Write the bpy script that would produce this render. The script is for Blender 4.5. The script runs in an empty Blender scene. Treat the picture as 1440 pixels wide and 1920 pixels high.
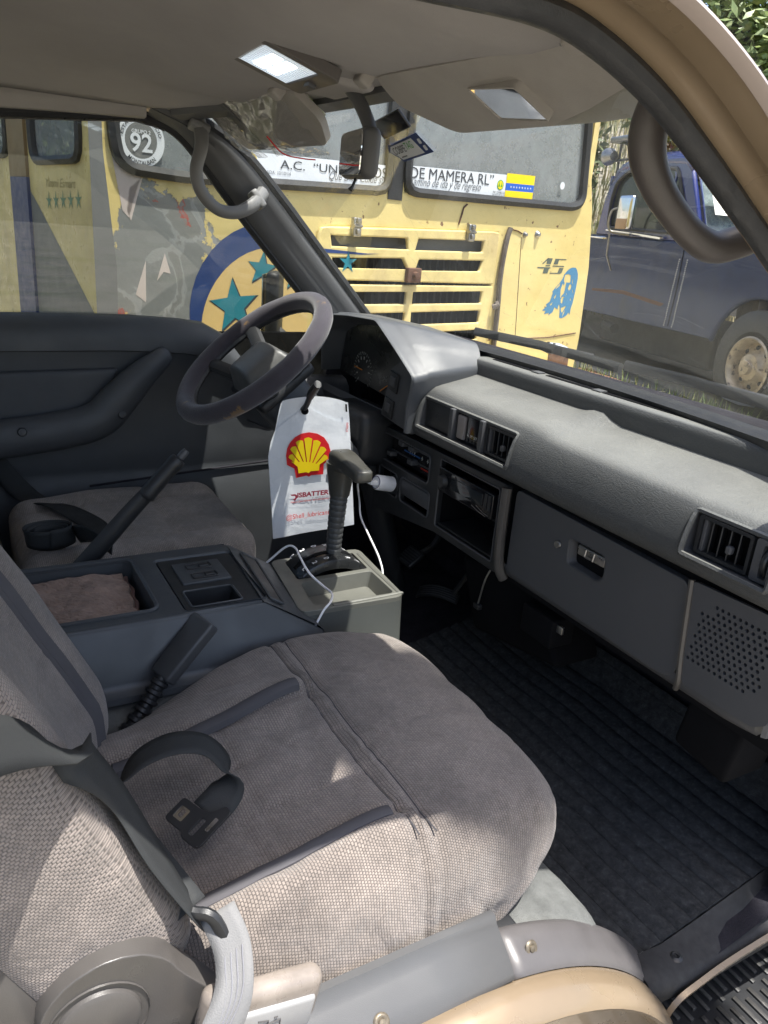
import bpy, bmesh, math, random
from mathutils import Vector as V, Matrix, noise
from mathutils.geometry import delaunay_2d_cdt

random.seed(7)
SC = bpy.context.scene
COL = SC.collection
R = math.radians

# ---------------------------------------------------------------- camera, sky, sun, exposure
cd = bpy.data.cameras.new("camera")
cam = bpy.data.objects.new("camera", cd)
COL.objects.link(cam)
cam.matrix_world = Matrix(((0.48481988, -0.33915152, 0.80617984, 1.28),
                           (0.87110529, 0.10476333, -0.47979185, 0.0),
                           (0.07826405, 0.93488015, 0.34622803, 1.10),
                           (0, 0, 0, 1)))
cd.sensor_fit = 'VERTICAL'
cd.sensor_height = 36.0
cd.lens = 36.0 * 1450.0 / 1920.0
cd.clip_start = 0.02
cd.clip_end = 500
SC.camera = cam

SUN_TO = V((0.238, 0.140, 1.0)).normalized()      # direction towards the sun
wd = bpy.data.worlds.new("World")
SC.world = wd
wd.use_nodes = True
nt = wd.node_tree
bg = nt.nodes["Background"]
sky = nt.nodes.new("ShaderNodeTexSky")
sky.sky_type = 'NISHITA'
sky.sun_disc = False
sky.sun_elevation = math.asin(SUN_TO.z)
sky.sun_rotation = math.atan2(SUN_TO.x, SUN_TO.y)
sky.air_density = 1.0
sky.dust_density = 3.0
sky.ozone_density = 0.8
nt.links.new(sky.outputs[0], bg.inputs[0])
bg.inputs[1].default_value = 0.15

sl = bpy.data.lights.new("sun", 'SUN')
sl.energy = 5.0
sl.angle = R(0.53)
sl.color = (1.0, 0.965, 0.91)
so = bpy.data.objects.new("sun", sl)
COL.objects.link(so)
so.rotation_euler = SUN_TO.to_track_quat('Z', 'Y').to_euler()
so.location = (3, 3, 8)

SC.view_settings.view_transform = 'Standard'
SC.view_settings.look = 'None'
SC.view_settings.exposure = 1.08
SC.view_settings.gamma = 1.0
SC.view_settings.use_curve_mapping = False
SC.cycles.max_bounces = 10
SC.cycles.diffuse_bounces = 6
SC.cycles.glossy_bounces = 4
SC.cycles.transmission_bounces = 6
SC.cycles.transparent_max_bounces = 16
SC.cycles.use_denoising = True

# ---------------------------------------------------------------- helpers
WM = {}
I4 = Matrix.Identity(4)


def link(name, me, m=None, parent=None, M=None, smooth=40):
    o = bpy.data.objects.new(name, me)
    COL.objects.link(o)
    if m is not None and not me.materials:
        me.materials.append(m)
    if smooth:
        me.shade_smooth()
        me.set_sharp_from_angle(angle=R(smooth))
    M = M or I4
    if parent is not None:
        o.parent = parent
        o.matrix_parent_inverse = WM[parent.name].inverted()
    o.matrix_basis = M
    WM[o.name] = M.copy()
    return o


def tag(o, label, cat, group=None, kind=None):
    if label: o['label'] = label
    if cat: o['category'] = cat
    if group: o['group'] = group
    if kind: o['kind'] = kind
    return o


def thing(name, loc, label, cat, group=None):
    o = bpy.data.objects.new(name, None)
    COL.objects.link(o)
    o.empty_display_size = 0.05
    o.location = loc
    WM[o.name] = Matrix.Translation(loc)
    return tag(o, label, cat, group)


def raw(name, vs, fs, m, parent=None, M=None, smooth=40):
    me = bpy.data.meshes.new(name)
    me.from_pydata([tuple(v) for v in vs], [], fs)
    me.validate()
    bm = bmesh.new(); bm.from_mesh(me)
    bmesh.ops.recalc_face_normals(bm, faces=bm.faces)
    bm.to_mesh(me); bm.free()
    return link(name, me, m, parent, M, smooth)


class MB:
    """collects shapes for one mesh"""
    def __init__(s): s.v = []; s.f = []
    def add(s, vf):
        b = len(s.v); s.v += [tuple(p) for p in vf[0]]; s.f += [tuple(i + b for i in f) for f in vf[1]]
        return s
    def go(s, name, m, parent=None, M=None, smooth=40): return raw(name, s.v, s.f, m, parent, M, smooth)


def fr(o, x, y):
    x = V(x).normalized(); y = V(y); z = x.cross(y).normalized(); y = z.cross(x)
    return Matrix(((x.x, y.x, z.x, o[0]), (x.y, y.y, z.y, o[1]), (x.z, y.z, z.z, o[2]), (0, 0, 0, 1)))


def xf(vf, M): return [M @ V(p) for p in vf[0]], vf[1]


def axis_list(h, r, n, k):
    if r <= 0: return [-h + 2 * h * i / n for i in range(n + 1)]
    a = [-h + r * (1 - math.cos(math.pi / 2 * i / k)) for i in range(k)]
    inner = [-(h - r) + 2 * (h - r) * i / n for i in range(n + 1)]
    return a + inner + [-x for x in reversed(a)]


def sbox(h, r, n=(1, 1, 1), k=3, fn=None, c=(0, 0, 0)):
    """box with rounded edges; h half sizes, r radius, n inner divisions, fn deforms"""
    r = min(r, min(h) * 0.999)
    ax = [axis_list(h[i], r, n[i], k) for i in range(3)]
    key = {}; vs = []; fs = []
    def vid(p):
        q = tuple(round(x, 6) for x in p)
        if q in key: return key[q]
        c0 = [max(-(h[i] - r), min(h[i] - r, p[i])) for i in range(3)]
        d = V([p[i] - c0[i] for i in range(3)])
        if r > 0 and d.length > 1e-9:
            d = d.normalized() * r
        w = V(c0) + d + V(c)
        if fn: w = V(fn(w.x, w.y, w.z))
        key[q] = len(vs); vs.append(w)
        return key[q]
    for a in range(3):
        b, e = (a + 1) % 3, (a + 2) % 3
        for sgn in (-1, 1):
            for i in range(len(ax[b]) - 1):
                for j in range(len(ax[e]) - 1):
                    q = []
                    for (ii, jj) in ((i, j), (i + 1, j), (i + 1, j + 1), (i, j + 1)):
                        p = [0, 0, 0]; p[a] = sgn * h[a]; p[b] = ax[b][ii]; p[e] = ax[e][jj]
                        q.append(vid(p))
                    fs.append(tuple(q) if sgn > 0 else tuple(reversed(q)))
    return vs, fs


def box(x0, x1, y0, y1, z0, z1, r=0.0, k=2):
    return sbox(((x1 - x0) / 2, (y1 - y0) / 2, (z1 - z0) / 2), r, k=k, c=((x0 + x1) / 2, (y0 + y1) / 2, (z0 + z1) / 2)) if r > 0 else \
        ([(x, y, z) for z in (z0, z1) for y in (y0, y1) for x in (x0, x1)],
         [(0, 2, 3, 1), (4, 5, 7, 6), (0, 1, 5, 4), (2, 6, 7, 3), (0, 4, 6, 2), (1, 3, 7, 5)])


def catmull(pts, n=6, closed=False):
    P = [V(p) for p in pts]; out = []
    m = len(P)
    rng = range(m) if closed else range(m - 1)
    for i in rng:
        p0 = P[(i - 1) % m] if closed or i > 0 else P[0] * 2 - P[1]
        p1 = P[i]; p2 = P[(i + 1) % m]
        p3 = P[(i + 2) % m] if closed or i + 2 < m else P[-1] * 2 - P[-2]
        for j in range(n):
            t = j / n
            out.append(0.5 * ((2 * p1) + (p2 - p0) * t + (2 * p0 - 5 * p1 + 4 * p2 - p3) * t * t + (3 * p1 - p0 - 3 * p2 + p3) * t ** 3))
    if not closed: out.append(P[-1])
    return out


def tube(pts, r, seg=8, closed=False, sx=1.0, up=(0, 0, 1), cap=True):
    """sweep an (elliptic) circle; r number or function of t or list"""
    P = [V(p) for p in pts]; n = len(P); vs = []; fs = []
    u = V(up)
    for i in range(n):
        a = P[(i - 1) % n] if closed or i > 0 else P[0]
        b = P[(i + 1) % n] if closed or i < n - 1 else P[-1]
        t = (b - a).normalized()
        w = u - t * u.dot(t)
        if w.length < 1e-4: w = V((1, 0, 0)) - t * t.x
        w.normalize(); u = w; s = t.cross(w)
        rr = r(i / max(1, n - 1)) if callable(r) else (r[i] if isinstance(r, (list, tuple)) else r)
        for k in range(seg):
            an = 2 * math.pi * k / seg
            vs.append(P[i] + w * (rr * math.cos(an)) + s * (rr * sx * math.sin(an)))
    m = n if closed else n - 1
    for i in range(m):
        j = (i + 1) % n
        for k in range(seg):
            l = (k + 1) % seg
            fs.append((i * seg + k, i * seg + l, j * seg + l, j * seg + k))
    if cap and not closed:
        fs.append(tuple(range(seg))[::-1]); fs.append(tuple((n - 1) * seg + k for k in range(seg)))
    return vs, fs


def sweep(pts, prof, up, closed=False, cap=True):
    """sweep a 2D profile [(a,b)] : a along side, b along up"""
    P = [V(p) for p in pts]; n = len(P); m = len(prof); vs = []; fs = []
    for i in range(n):
        a = P[(i - 1) % n] if closed or i > 0 else P[0]
        b = P[(i + 1) % n] if closed or i < n - 1 else P[-1]
        t = (b - a).normalized(); u = V(up[i] if isinstance(up, list) else up)
        w = (u - t * u.dot(t)).normalized(); s = t.cross(w)
        for (x, y) in prof: vs.append(P[i] + s * x + w * y)
    for i in range(n if closed else n - 1):
        j = (i + 1) % n
        for k in range(m):
            l = (k + 1) % m
            fs.append((i * m + k, i * m + l, j * m + l, j * m + k))
    if cap and not closed: fs += [tuple(range(m))[::-1], tuple((n - 1) * m + k for k in range(m))]
    return vs, fs


def grid(rows, skip=None):
    n = len(rows[0]); vs = [p for r in rows for p in r]; fs = []
    for i in range(len(rows) - 1):
        for j in range(n - 1):
            if skip and skip(i, j): continue
            fs.append((i * n + j, i * n + j + 1, (i + 1) * n + j + 1, (i + 1) * n + j))
    return vs, fs


def solid(o, th, off=-1.0):
    md = o.modifiers.new("thickness", 'SOLIDIFY'); md.thickness = th; md.offset = off
    return o


def bevel(o, w, seg=2, ang=35):
    md = o.modifiers.new("edges", 'BEVEL'); md.width = w; md.segments = seg
    md.limit_method = 'ANGLE'; md.angle_limit = R(ang); md.harden_normals = False
    return o


def plate(loops, th, M=None):
    """flat plate with holes. loops[0] outline, others holes, in xy; from z=-th to 0 (front at z=0)"""
    area = lambda L: sum(L[i][0] * L[(i + 1) % len(L)][1] - L[(i + 1) % len(L)][0] * L[i][1] for i in range(len(L)))
    LL = []
    for i, L in enumerate(loops):
        L = list(L)
        if (area(L) > 0) != (i == 0): L.reverse()
        LL.append(L)
    flat = [p for L in LL for p in L]; n = len(flat)
    eds = []; b = 0
    for L in LL:
        eds += [(b + i, b + (i + 1) % len(L)) for i in range(len(L))]; b += len(L)
    rv, _e, rf, ov = delaunay_2d_cdt([V((p[0], p[1])) for p in flat], eds, [], 1, 1e-7)[:4]
    bbs = [(min(p[0] for p in L), max(p[0] for p in L), min(p[1] for p in L), max(p[1] for p in L)) for L in LL]
    def inside(x, y, L):
        c = False; j = len(L) - 1
        for i in range(len(L)):
            if (L[i][1] > y) != (L[j][1] > y) and x < (L[j][0] - L[i][0]) * (y - L[i][1]) / (L[j][1] - L[i][1]) + L[i][0]: c = not c
            j = i
        return c
    tri = []
    for f in rf:
        if not all(ov[i] for i in f): continue
        x = sum(rv[i].x for i in f) / 3; y = sum(rv[i].y for i in f) / 3
        if inside(x, y, LL[0]) and not any(q[0] < x < q[1] and q[2] < y < q[3] and inside(x, y, L) for q, L in zip(bbs[1:], LL[1:])):
            tri.append(tuple(ov[i][0] for i in f))
    vs = [(p[0], p[1], 0) for p in flat] + ([(p[0], p[1], -th) for p in flat] if th else [])
    fs = []
    for t in tri:
        a, b, c = [flat[i] for i in t]
        t = tuple(t)
        if (b[0] - a[0]) * (c[1] - a[1]) - (c[0] - a[0]) * (b[1] - a[1]) < 0: t = t[::-1]
        fs.append(t)
        if th: fs.append(tuple(i + n for i in t[::-1]))
    if th:
        b = 0
        for L in LL:
            m = len(L)
            for i in range(m):
                j = (i + 1) % m
                fs.append((b + i, b + i + n, b + j + n, b + j))
            b += m
    if M is not None: vs = [M @ V(v) for v in vs]
    return vs, fs


def rr(x0, y0, x1, y1, r=0.0, n=3):
    if r <= 0: return [(x0, y0), (x1, y0), (x1, y1), (x0, y1)]
    out = []
    for (cx, cy, a0) in ((x1 - r, y0 + r, -90), (x1 - r, y1 - r, 0), (x0 + r, y1 - r, 90), (x0 + r, y0 + r, 180)):
        for i in range(n + 1):
            a = R(a0 + 90 * i / n); out.append((cx + r * math.cos(a), cy + r * math.sin(a)))
    return out


def rpoly(pts, r, n=3):
    """polygon with rounded corners"""
    out = []; m = len(pts)
    for i in range(m):
        p = V(pts[i]); a = V(pts[i - 1]); b = V(pts[(i + 1) % m])
        da = (a - p); db = (b - p)
        q = min(r, da.length * .45, db.length * .45)
        s = p + da.normalized() * q; e = p + db.normalized() * q
        for k in range(n + 1):
            t = k / n; out.append(tuple(s * (1 - t) ** 2 + p * 2 * t * (1 - t) + e * t * t))
    return out


def circ(cx, cy, r, n=20, a0=0): return [(cx + r * math.cos(2 * math.pi * i / n + a0), cy + r * math.sin(2 * math.pi * i / n + a0)) for i in range(n)]


def star(cx, cy, r, rot=90, q=.4):
    return [(cx + (r if i % 2 == 0 else r * q) * math.cos(R(rot + 36 * i)), cy + (r if i % 2 == 0 else r * q) * math.sin(R(rot + 36 * i))) for i in range(10)]


def lathe(prof, seg=20, M=None):
    """prof [(r, z)] around local z"""
    vs = []; fs = []; n = len(prof)
    for k in range(seg):
        a = 2 * math.pi * k / seg
        for (r, z) in prof: vs.append(V((r * math.cos(a), r * math.sin(a), z)))
    for k in range(seg):
        l = (k + 1) % seg
        for i in range(n - 1): fs.append((k * n + i, l * n + i, l * n + i + 1, k * n + i + 1))
    if M is not None: vs = [M @ v for v in vs]
    return vs, fs


def text(body, w, M, m, parent, name="lettering", bold=0.0, shear=0.0, hscale=1.0, depth=0.0004, ang=None, h=None):
    """lettering fitted to width w, lower left at M's origin (or bent along an arc: ang=(radius, centre angle, up))"""
    cu = bpy.data.curves.new("t", 'FONT'); cu.body = body; cu.size = 1; cu.offset = bold; cu.shear = shear; cu.resolution_u = 3
    to = bpy.data.objects.new("t", cu); COL.objects.link(to)
    dg = bpy.context.evaluated_depsgraph_get()
    me = bpy.data.meshes.new_from_object(to.evaluated_get(dg))
    bpy.data.objects.remove(to)
    xs = [v.co.x for v in me.vertices]; ys = [v.co.y for v in me.vertices]
    x0, x1, y0 = min(xs), max(xs), min(0, min(ys)) * 0
    k = w / (x1 - x0); ky = (h / max(ys)) if h else k * hscale
    vs = []
    for v in me.vertices:
        x = (v.co.x - x0) * k; y = v.co.y * ky
        if ang:
            rad, ca, sgn = ang
            an = R(ca) - sgn * (x - w / 2) / rad
            rr_ = rad + sgn * y
            x, y = rr_ * math.cos(an), rr_ * math.sin(an)
        vs.append(M @ V((x, y, depth)))
    fs = [tuple(p.vertices) for p in me.polygons]
    bpy.data.meshes.remove(me)
    m2 = bpy.data.meshes.new(name); m2.from_pydata(vs, [], fs); m2.validate()
    return link(name, m2, m, parent, None, 0)


def dup(o, dM, label=None, group=None, parent=None):
    c = o.copy(); COL.objects.link(c)
    WM[c.name] = dM @ WM[o.name]
    if parent is None:
        c.matrix_basis = dM @ o.matrix_basis
    else:
        c.parent = parent
    if label: c['label'] = label
    if group: c['group'] = group
    for ch in list(o.children): dup(ch, dM, parent=c)
    return c


# ---------------------------------------------------------------- materials
def node(nt, t, **kw):
    n = nt.nodes.new(t)
    for k, v in kw.items():
        if k == 'op': n.operation = v
        elif hasattr(n, k): setattr(n, k, v)
        else: n.inputs[k.replace('_', ' ')].default_value = v
    return n


def mat(name, col, rough=.5, metal=0.0, var=.12, vs=6.0, bump=None, bs=200.0, bstr=.2, spec=.5, col2=None, mixs=None, mixlo=.45, mixhi=.6, coat=0.0, sheen=0.0, rvar=.1, dust_lift=None):
    m = bpy.data.materials.new(name); m.use_nodes = True
    nt = m.node_tree; L = nt.links.new
    p = nt.nodes["Principled BSDF"]
    p.inputs["Metallic"].default_value = metal
    p.inputs["Specular IOR Level"].default_value = spec
    p.inputs["Coat Weight"].default_value = coat
    p.inputs["Sheen Weight"].default_value = sheen
    tc = node(nt, "ShaderNodeTexCoord")
    n1 = node(nt, "ShaderNodeTexNoise"); n1.inputs["Scale"].default_value = vs; n1.inputs["Detail"].default_value = 6; n1.inputs["Roughness"].default_value = .65
    L(tc.outputs["Object"], n1.inputs["Vector"])
    mr = node(nt, "ShaderNodeMapRange"); mr.inputs[1].default_value = .25; mr.inputs[2].default_value = .75
    mr.inputs[3].default_value = 1 - var; mr.inputs[4].default_value = 1 + var
    L(n1.outputs["Fac"], mr.inputs[0])
    mx = node(nt, "ShaderNodeMix", data_type='RGBA', blend_type='MULTIPLY'); mx.inputs[0].default_value = 1
    mx.inputs[6].default_value = (*col, 1)
    if col2:
        n2 = node(nt, "ShaderNodeTexNoise"); n2.inputs["Scale"].default_value = mixs or 5; n2.inputs["Detail"].default_value = 8; n2.inputs["Roughness"].default_value = .6
        L(tc.outputs["Object"], n2.inputs["Vector"])
        r2 = node(nt, "ShaderNodeMapRange"); r2.inputs[1].default_value = mixlo; r2.inputs[2].default_value = mixhi
        L(n2.outputs["Fac"], r2.inputs[0])
        m2 = node(nt, "ShaderNodeMix", data_type='RGBA'); m2.inputs[6].default_value = (*col, 1); m2.inputs[7].default_value = (*col2, 1)
        L(r2.outputs[0], m2.inputs[0]); L(m2.outputs[2], mx.inputs[6])
    L(mr.outputs[0], mx.inputs[7])
    if dust_lift:      # dusty film on whatever faces up, with the sunlit tray's brightness painted in
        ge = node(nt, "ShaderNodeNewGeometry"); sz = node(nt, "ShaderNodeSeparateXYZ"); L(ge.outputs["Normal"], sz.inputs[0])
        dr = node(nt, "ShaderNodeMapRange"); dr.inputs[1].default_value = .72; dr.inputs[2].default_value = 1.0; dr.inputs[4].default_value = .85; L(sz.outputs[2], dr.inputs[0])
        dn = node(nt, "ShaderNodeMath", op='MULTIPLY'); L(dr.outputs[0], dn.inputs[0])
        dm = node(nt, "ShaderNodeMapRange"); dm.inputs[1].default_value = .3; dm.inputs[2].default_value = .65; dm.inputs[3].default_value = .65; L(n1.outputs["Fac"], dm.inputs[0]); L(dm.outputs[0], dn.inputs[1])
        dx = node(nt, "ShaderNodeMix", data_type='RGBA'); L(dn.outputs[0], dx.inputs[0]); L(mx.outputs[2], dx.inputs[6]); dx.inputs[7].default_value = (*dust_lift, 1)
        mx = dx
    L(mx.outputs[2], p.inputs["Base Color"])
    rm = node(nt, "ShaderNodeMapRange"); rm.inputs[1].default_value = .3; rm.inputs[2].default_value = .7
    rm.inputs[3].default_value = max(.02, rough - rvar); rm.inputs[4].default_value = min(1, rough + rvar)
    n3 = node(nt, "ShaderNodeTexNoise"); n3.inputs["Scale"].default_value = vs * 3.1; n3.inputs["Detail"].default_value = 5
    L(tc.outputs["Object"], n3.inputs["Vector"]); L(n3.outputs["Fac"], rm.inputs[0]); L(rm.outputs[0], p.inputs["Roughness"])
    if bump:
        b = node(nt, "ShaderNodeBump"); b.inputs["Strength"].default_value = bstr
        if bump == 'grain':      # leathery wrinkles on moulded vinyl
            b.inputs["Distance"].default_value = .0015
            nn = node(nt, "ShaderNodeTexNoise"); nn.inputs["Scale"].default_value = bs * .3; nn.inputs["Detail"].default_value = 2
            mp = node(nt, "ShaderNodeMapping"); mp.inputs["Scale"].default_value = (.55, 1, 1.25)
            L(tc.outputs["Object"], mp.inputs[0])
            vm = node(nt, "ShaderNodeVectorMath", op='SCALE'); vm.inputs[3].default_value = .02
            L(mp.outputs[0], nn.inputs["Vector"]); L(nn.outputs["Color"], vm.inputs[0])
            va = node(nt, "ShaderNodeVectorMath", op='ADD'); L(mp.outputs[0], va.inputs[0]); L(vm.outputs[0], va.inputs[1])
            vo = node(nt, "ShaderNodeTexVoronoi", feature='DISTANCE_TO_EDGE'); vo.inputs["Scale"].default_value = bs
            L(va.outputs[0], vo.inputs["Vector"])
            cl = node(nt, "ShaderNodeMapRange"); cl.inputs[2].default_value = .16
            L(vo.outputs["Distance"], cl.inputs[0]); L(cl.outputs[0], b.inputs["Height"])
        else:
            b.inputs["Distance"].default_value = .002
            nn = node(nt, "ShaderNodeTexNoise"); nn.inputs["Scale"].default_value = bs; nn.inputs["Detail"].default_value = 3
            L(tc.outputs["Object"], nn.inputs["Vector"]); L(nn.outputs["Fac"], b.inputs["Height"])
        L(b.outputs[0], p.inputs["Normal"])
    return m


def fabric(name, c1, c2, k=1.0, sc=1.0):
    """woven seat cloth: light tufts in dark rows, with rubbed and soiled areas"""
    m = bpy.data.materials.new(name); m.use_nodes = True
    nt = m.node_tree; L = nt.links.new; p = nt.nodes["Principled BSDF"]
    p.inputs["Roughness"].default_value = .95; p.inputs["Specular IOR Level"].default_value = .15
    p.inputs["Sheen Weight"].default_value = .25; p.inputs["Sheen Roughness"].default_value = .6
    tc = node(nt, "ShaderNodeTexCoord"); cb = node(nt, "ShaderNodeUVMap"); cb.uv_map = "cloth"
    nd = node(nt, "ShaderNodeTexNoise"); nd.inputs["Scale"].default_value = 30; L(tc.outputs["Object"], nd.inputs["Vector"])
    sv = node(nt, "ShaderNodeVectorMath", op='SCALE'); sv.inputs[3].default_value = .0025; L(nd.outputs["Color"], sv.inputs[0])
    av = node(nt, "ShaderNodeVectorMath", op='ADD'); L(cb.outputs[0], av.inputs[0]); L(sv.outputs[0], av.inputs[1])
    br = node(nt, "ShaderNodeTexBrick"); br.offset = .5
    br.inputs["Scale"].default_value = 1.0; br.inputs["Brick Width"].default_value = .0047 * sc; br.inputs["Row Height"].default_value = .0037 * sc
    br.inputs["Mortar Size"].default_value = .0008 * sc; br.inputs["Mortar Smooth"].default_value = 1.0
    br.inputs["Color1"].default_value = (*c1, 1); br.inputs["Color2"].default_value = tuple(x * .78 for x in c1) + (1,); br.inputs["Mortar"].default_value = (*c2, 1)
    L(av.outputs[0], br.inputs["Vector"])
    n1 = node(nt, "ShaderNodeTexNoise"); n1.inputs["Scale"].default_value = 7; n1.inputs["Detail"].default_value = 8; n1.inputs["Roughness"].default_value = .7
    L(tc.outputs["Object"], n1.inputs["Vector"])
    mr = node(nt, "ShaderNodeMapRange"); mr.inputs[1].default_value = .3; mr.inputs[2].default_value = .7; mr.inputs[3].default_value = .62; mr.inputs[4].default_value = 1.28
    L(n1.outputs["Fac"], mr.inputs[0])
    mx = node(nt, "ShaderNodeMix", data_type='RGBA', blend_type='MULTIPLY'); mx.inputs[0].default_value = 1
    # rubbed crease lines and soiled patches
    n5 = node(nt, "ShaderNodeTexNoise"); n5.inputs["Scale"].default_value = 4.2; n5.inputs["Detail"].default_value = 1.5; n5.inputs["Distortion"].default_value = .7
    L(tc.outputs["Object"], n5.inputs["Vector"])
    s5 = node(nt, "ShaderNodeMath", op='SUBTRACT'); s5.inputs[1].default_value = .5; L(n5.outputs["Fac"], s5.inputs[0])
    a5 = node(nt, "ShaderNodeMath", op='ABSOLUTE'); L(s5.outputs[0], a5.inputs[0])
    r5 = node(nt, "ShaderNodeMapRange"); r5.inputs[1].default_value = .0; r5.inputs[2].default_value = .016; r5.inputs[3].default_value = .10; r5.inputs[4].default_value = 0; L(a5.outputs[0], r5.inputs[0])
    m5 = node(nt, "ShaderNodeMix", data_type='RGBA'); m5.inputs[7].default_value = tuple(min(1, x * 1.35) for x in c1) + (1,)
    L(r5.outputs[0], m5.inputs[0]); L(br.outputs["Color"], m5.inputs[6])
    n6 = node(nt, "ShaderNodeTexNoise"); n6.inputs["Scale"].default_value = 2.6; n6.inputs["Detail"].default_value = 7; n6.inputs["Roughness"].default_value = .7; L(tc.outputs["Object"], n6.inputs["Vector"])
    r6 = node(nt, "ShaderNodeMapRange"); r6.inputs[1].default_value = .52; r6.inputs[2].default_value = .62; r6.inputs[3].default_value = 0; r6.inputs[4].default_value = .38; L(n6.outputs["Fac"], r6.inputs[0])
    m6 = node(nt, "ShaderNodeMix", data_type='RGBA'); m6.inputs[7].default_value = tuple(x * .8 for x in c2) + (1,)
    L(r6.outputs[0], m6.inputs[0]); L(m5.outputs[2], m6.inputs[6])
    L(m6.outputs[2], mx.inputs[6]); L(mr.outputs[0], mx.inputs[7]); L(mx.outputs[2], p.inputs["Base Color"])
    b = node(nt, "ShaderNodeBump"); b.inputs["Strength"].default_value = .7 * k; b.inputs["Distance"].default_value = .0015; b.invert = True
    n2 = node(nt, "ShaderNodeTexNoise"); n2.inputs["Scale"].default_value = 14; n2.inputs["Detail"].default_value = 4; n2.inputs["Distortion"].default_value = .8
    L(tc.outputs["Object"], n2.inputs["Vector"])
    b2 = node(nt, "ShaderNodeBump"); b2.inputs["Strength"].default_value = .7; b2.inputs["Distance"].default_value = .014
    L(n2.outputs["Fac"], b2.inputs["Height"]); L(br.outputs["Fac"], b.inputs["Height"]); L(b2.outputs[0], b.inputs["Normal"]); L(b.outputs[0], p.inputs["Normal"])
    return m


def glass(name, tint=(.8, .82, .82), rough=.0, dirt_sheen=.05, ior=1.5, dcol=(.6, .58, .5), refl=.06, dvar=1.0):  # pale film: grime on some panes, painted-in reflection on the bus's
    m = bpy.data.materials.new(name); m.use_nodes = True
    nt = m.node_tree; L = nt.links.new; nt.nodes.remove(nt.nodes["Principled BSDF"]); out = nt.nodes["Material Output"]
    tr = node(nt, "ShaderNodeBsdfTransparent"); tr.inputs[0].default_value = (*tint, 1)
    gl = node(nt, "ShaderNodeBsdfGlossy"); gl.inputs["Roughness"].default_value = rough
    lw = node(nt, "ShaderNodeLayerWeight"); lw.inputs[0].default_value = .5
    pw = node(nt, "ShaderNodeMath", op='POWER'); pw.inputs[1].default_value = 5.0; L(lw.outputs["Facing"], pw.inputs[0])
    fz = node(nt, "ShaderNodeMath", op='MULTIPLY_ADD'); fz.inputs[1].default_value = .9; fz.inputs[2].default_value = refl; L(pw.outputs[0], fz.inputs[0])
    m1 = node(nt, "ShaderNodeMixShader"); L(fz.outputs[0], m1.inputs[0]); L(tr.outputs[0], m1.inputs[1]); L(gl.outputs[0], m1.inputs[2])
    di = node(nt, "ShaderNodeBsdfDiffuse"); di.inputs[0].default_value = (*dcol, 1)
    tc = node(nt, "ShaderNodeTexCoord"); nz = node(nt, "ShaderNodeTexNoise"); nz.inputs["Scale"].default_value = 9; nz.inputs["Detail"].default_value = 9; nz.inputs["Roughness"].default_value = .75
    L(tc.outputs["Object"], nz.inputs["Vector"])
    mr = node(nt, "ShaderNodeMapRange"); mr.inputs[1].default_value = .35; mr.inputs[2].default_value = .75; mr.inputs[3].default_value = dirt_sheen * (1 - .6 * dvar); mr.inputs[4].default_value = dirt_sheen * (1 + .6 * dvar)
    L(nz.outputs["Fac"], mr.inputs[0])
    vo = node(nt, "ShaderNodeTexVoronoi"); vo.inputs["Scale"].default_value = 160; L(tc.outputs["Object"], vo.inputs["Vector"])
    sp = node(nt, "ShaderNodeMapRange"); sp.inputs[1].default_value = .05; sp.inputs[2].default_value = .12; sp.inputs[3].default_value = dirt_sheen * 3; sp.inputs[4].default_value = 0
    L(vo.outputs["Distance"], sp.inputs[0])
    ad = node(nt, "ShaderNodeMath", op='ADD'); L(mr.outputs[0], ad.inputs[0]); L(sp.outputs[0], ad.inputs[1])
    m2 = node(nt, "ShaderNodeMixShader"); L(ad.outputs[0], m2.inputs[0]); L(m1.outputs[0], m2.inputs[1]); L(di.outputs[0], m2.inputs[2])
    L(m2.outputs[0], out.inputs[0])
    return m


def flat(name, col, rough=.6, spec=.3, metal=0.0):
    return mat(name, col, rough, metal, var=.05, spec=spec, rvar=.05)


K = {}
K['pad'] = mat("dash_vinyl", (.062, .064, .065), .42, bump='grain', bs=230, bstr=.30, var=.14, vs=5, rvar=.07, dust_lift=(.21, .21, .195))
K['tray'] = mat("dash_tray_vinyl", (.20, .20, .19), .5, bump='noise', bs=900, bstr=.12, var=.1, vs=5)
K['lower'] = mat("dash_plastic", (.062, .063, .068), .5, bump='noise', bs=1100, bstr=.15, var=.08, vs=3)
K['black'] = mat("black_plastic", (.018, .019, .021), .45, bump='noise', bs=900, bstr=.1)
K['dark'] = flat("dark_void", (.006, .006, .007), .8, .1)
K['piano'] = mat("gloss_black", (.01, .01, .012), .12, var=.05)
K['hood'] = mat("hood_vinyl", (.075, .08, .088), .38, bump='noise', bs=1000, bstr=.25, var=.1)
K['rubber'] = mat("rubber_seal", (.022, .023, .025), .55, bump='noise', bs=600, bstr=.25, var=.2, vs=20)
K['trim'] = mat("grey_trim", (.082, .083, .085), .5, bump='noise', bs=1200, bstr=.12, var=.08)
K['head'] = mat("headliner", (.345, .328, .318), .95, bump='noise', bs=800, bstr=.3, var=.1, vs=3, spec=.1)
K['visor'] = mat("visor_vinyl", (.33, .31, .285), .6, bump='noise', bs=500, bstr=.25, var=.1, vs=8, spec=.3)
K['fab'] = fabric("seat_fabric", (.285, .242, .212), (.092, .077, .067))
K['fabd'] = fabric("driver_seat_fabric", (.33, .29, .258), (.105, .09, .08), .8)
K['piping'] = mat("seat_piping", (.085, .082, .088), .8, spec=.2, bump='noise', bs=900, bstr=.15)
K['belt'] = mat("belt_webbing", (.034, .036, .037), .65, bump='noise', bs=900, bstr=.35, var=.12, spec=.2)
K['beltl'] = mat("belt_webbing_pale", (.16, .16, .16), .6, bump='noise', bs=700, bstr=.3, var=.1)
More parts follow.
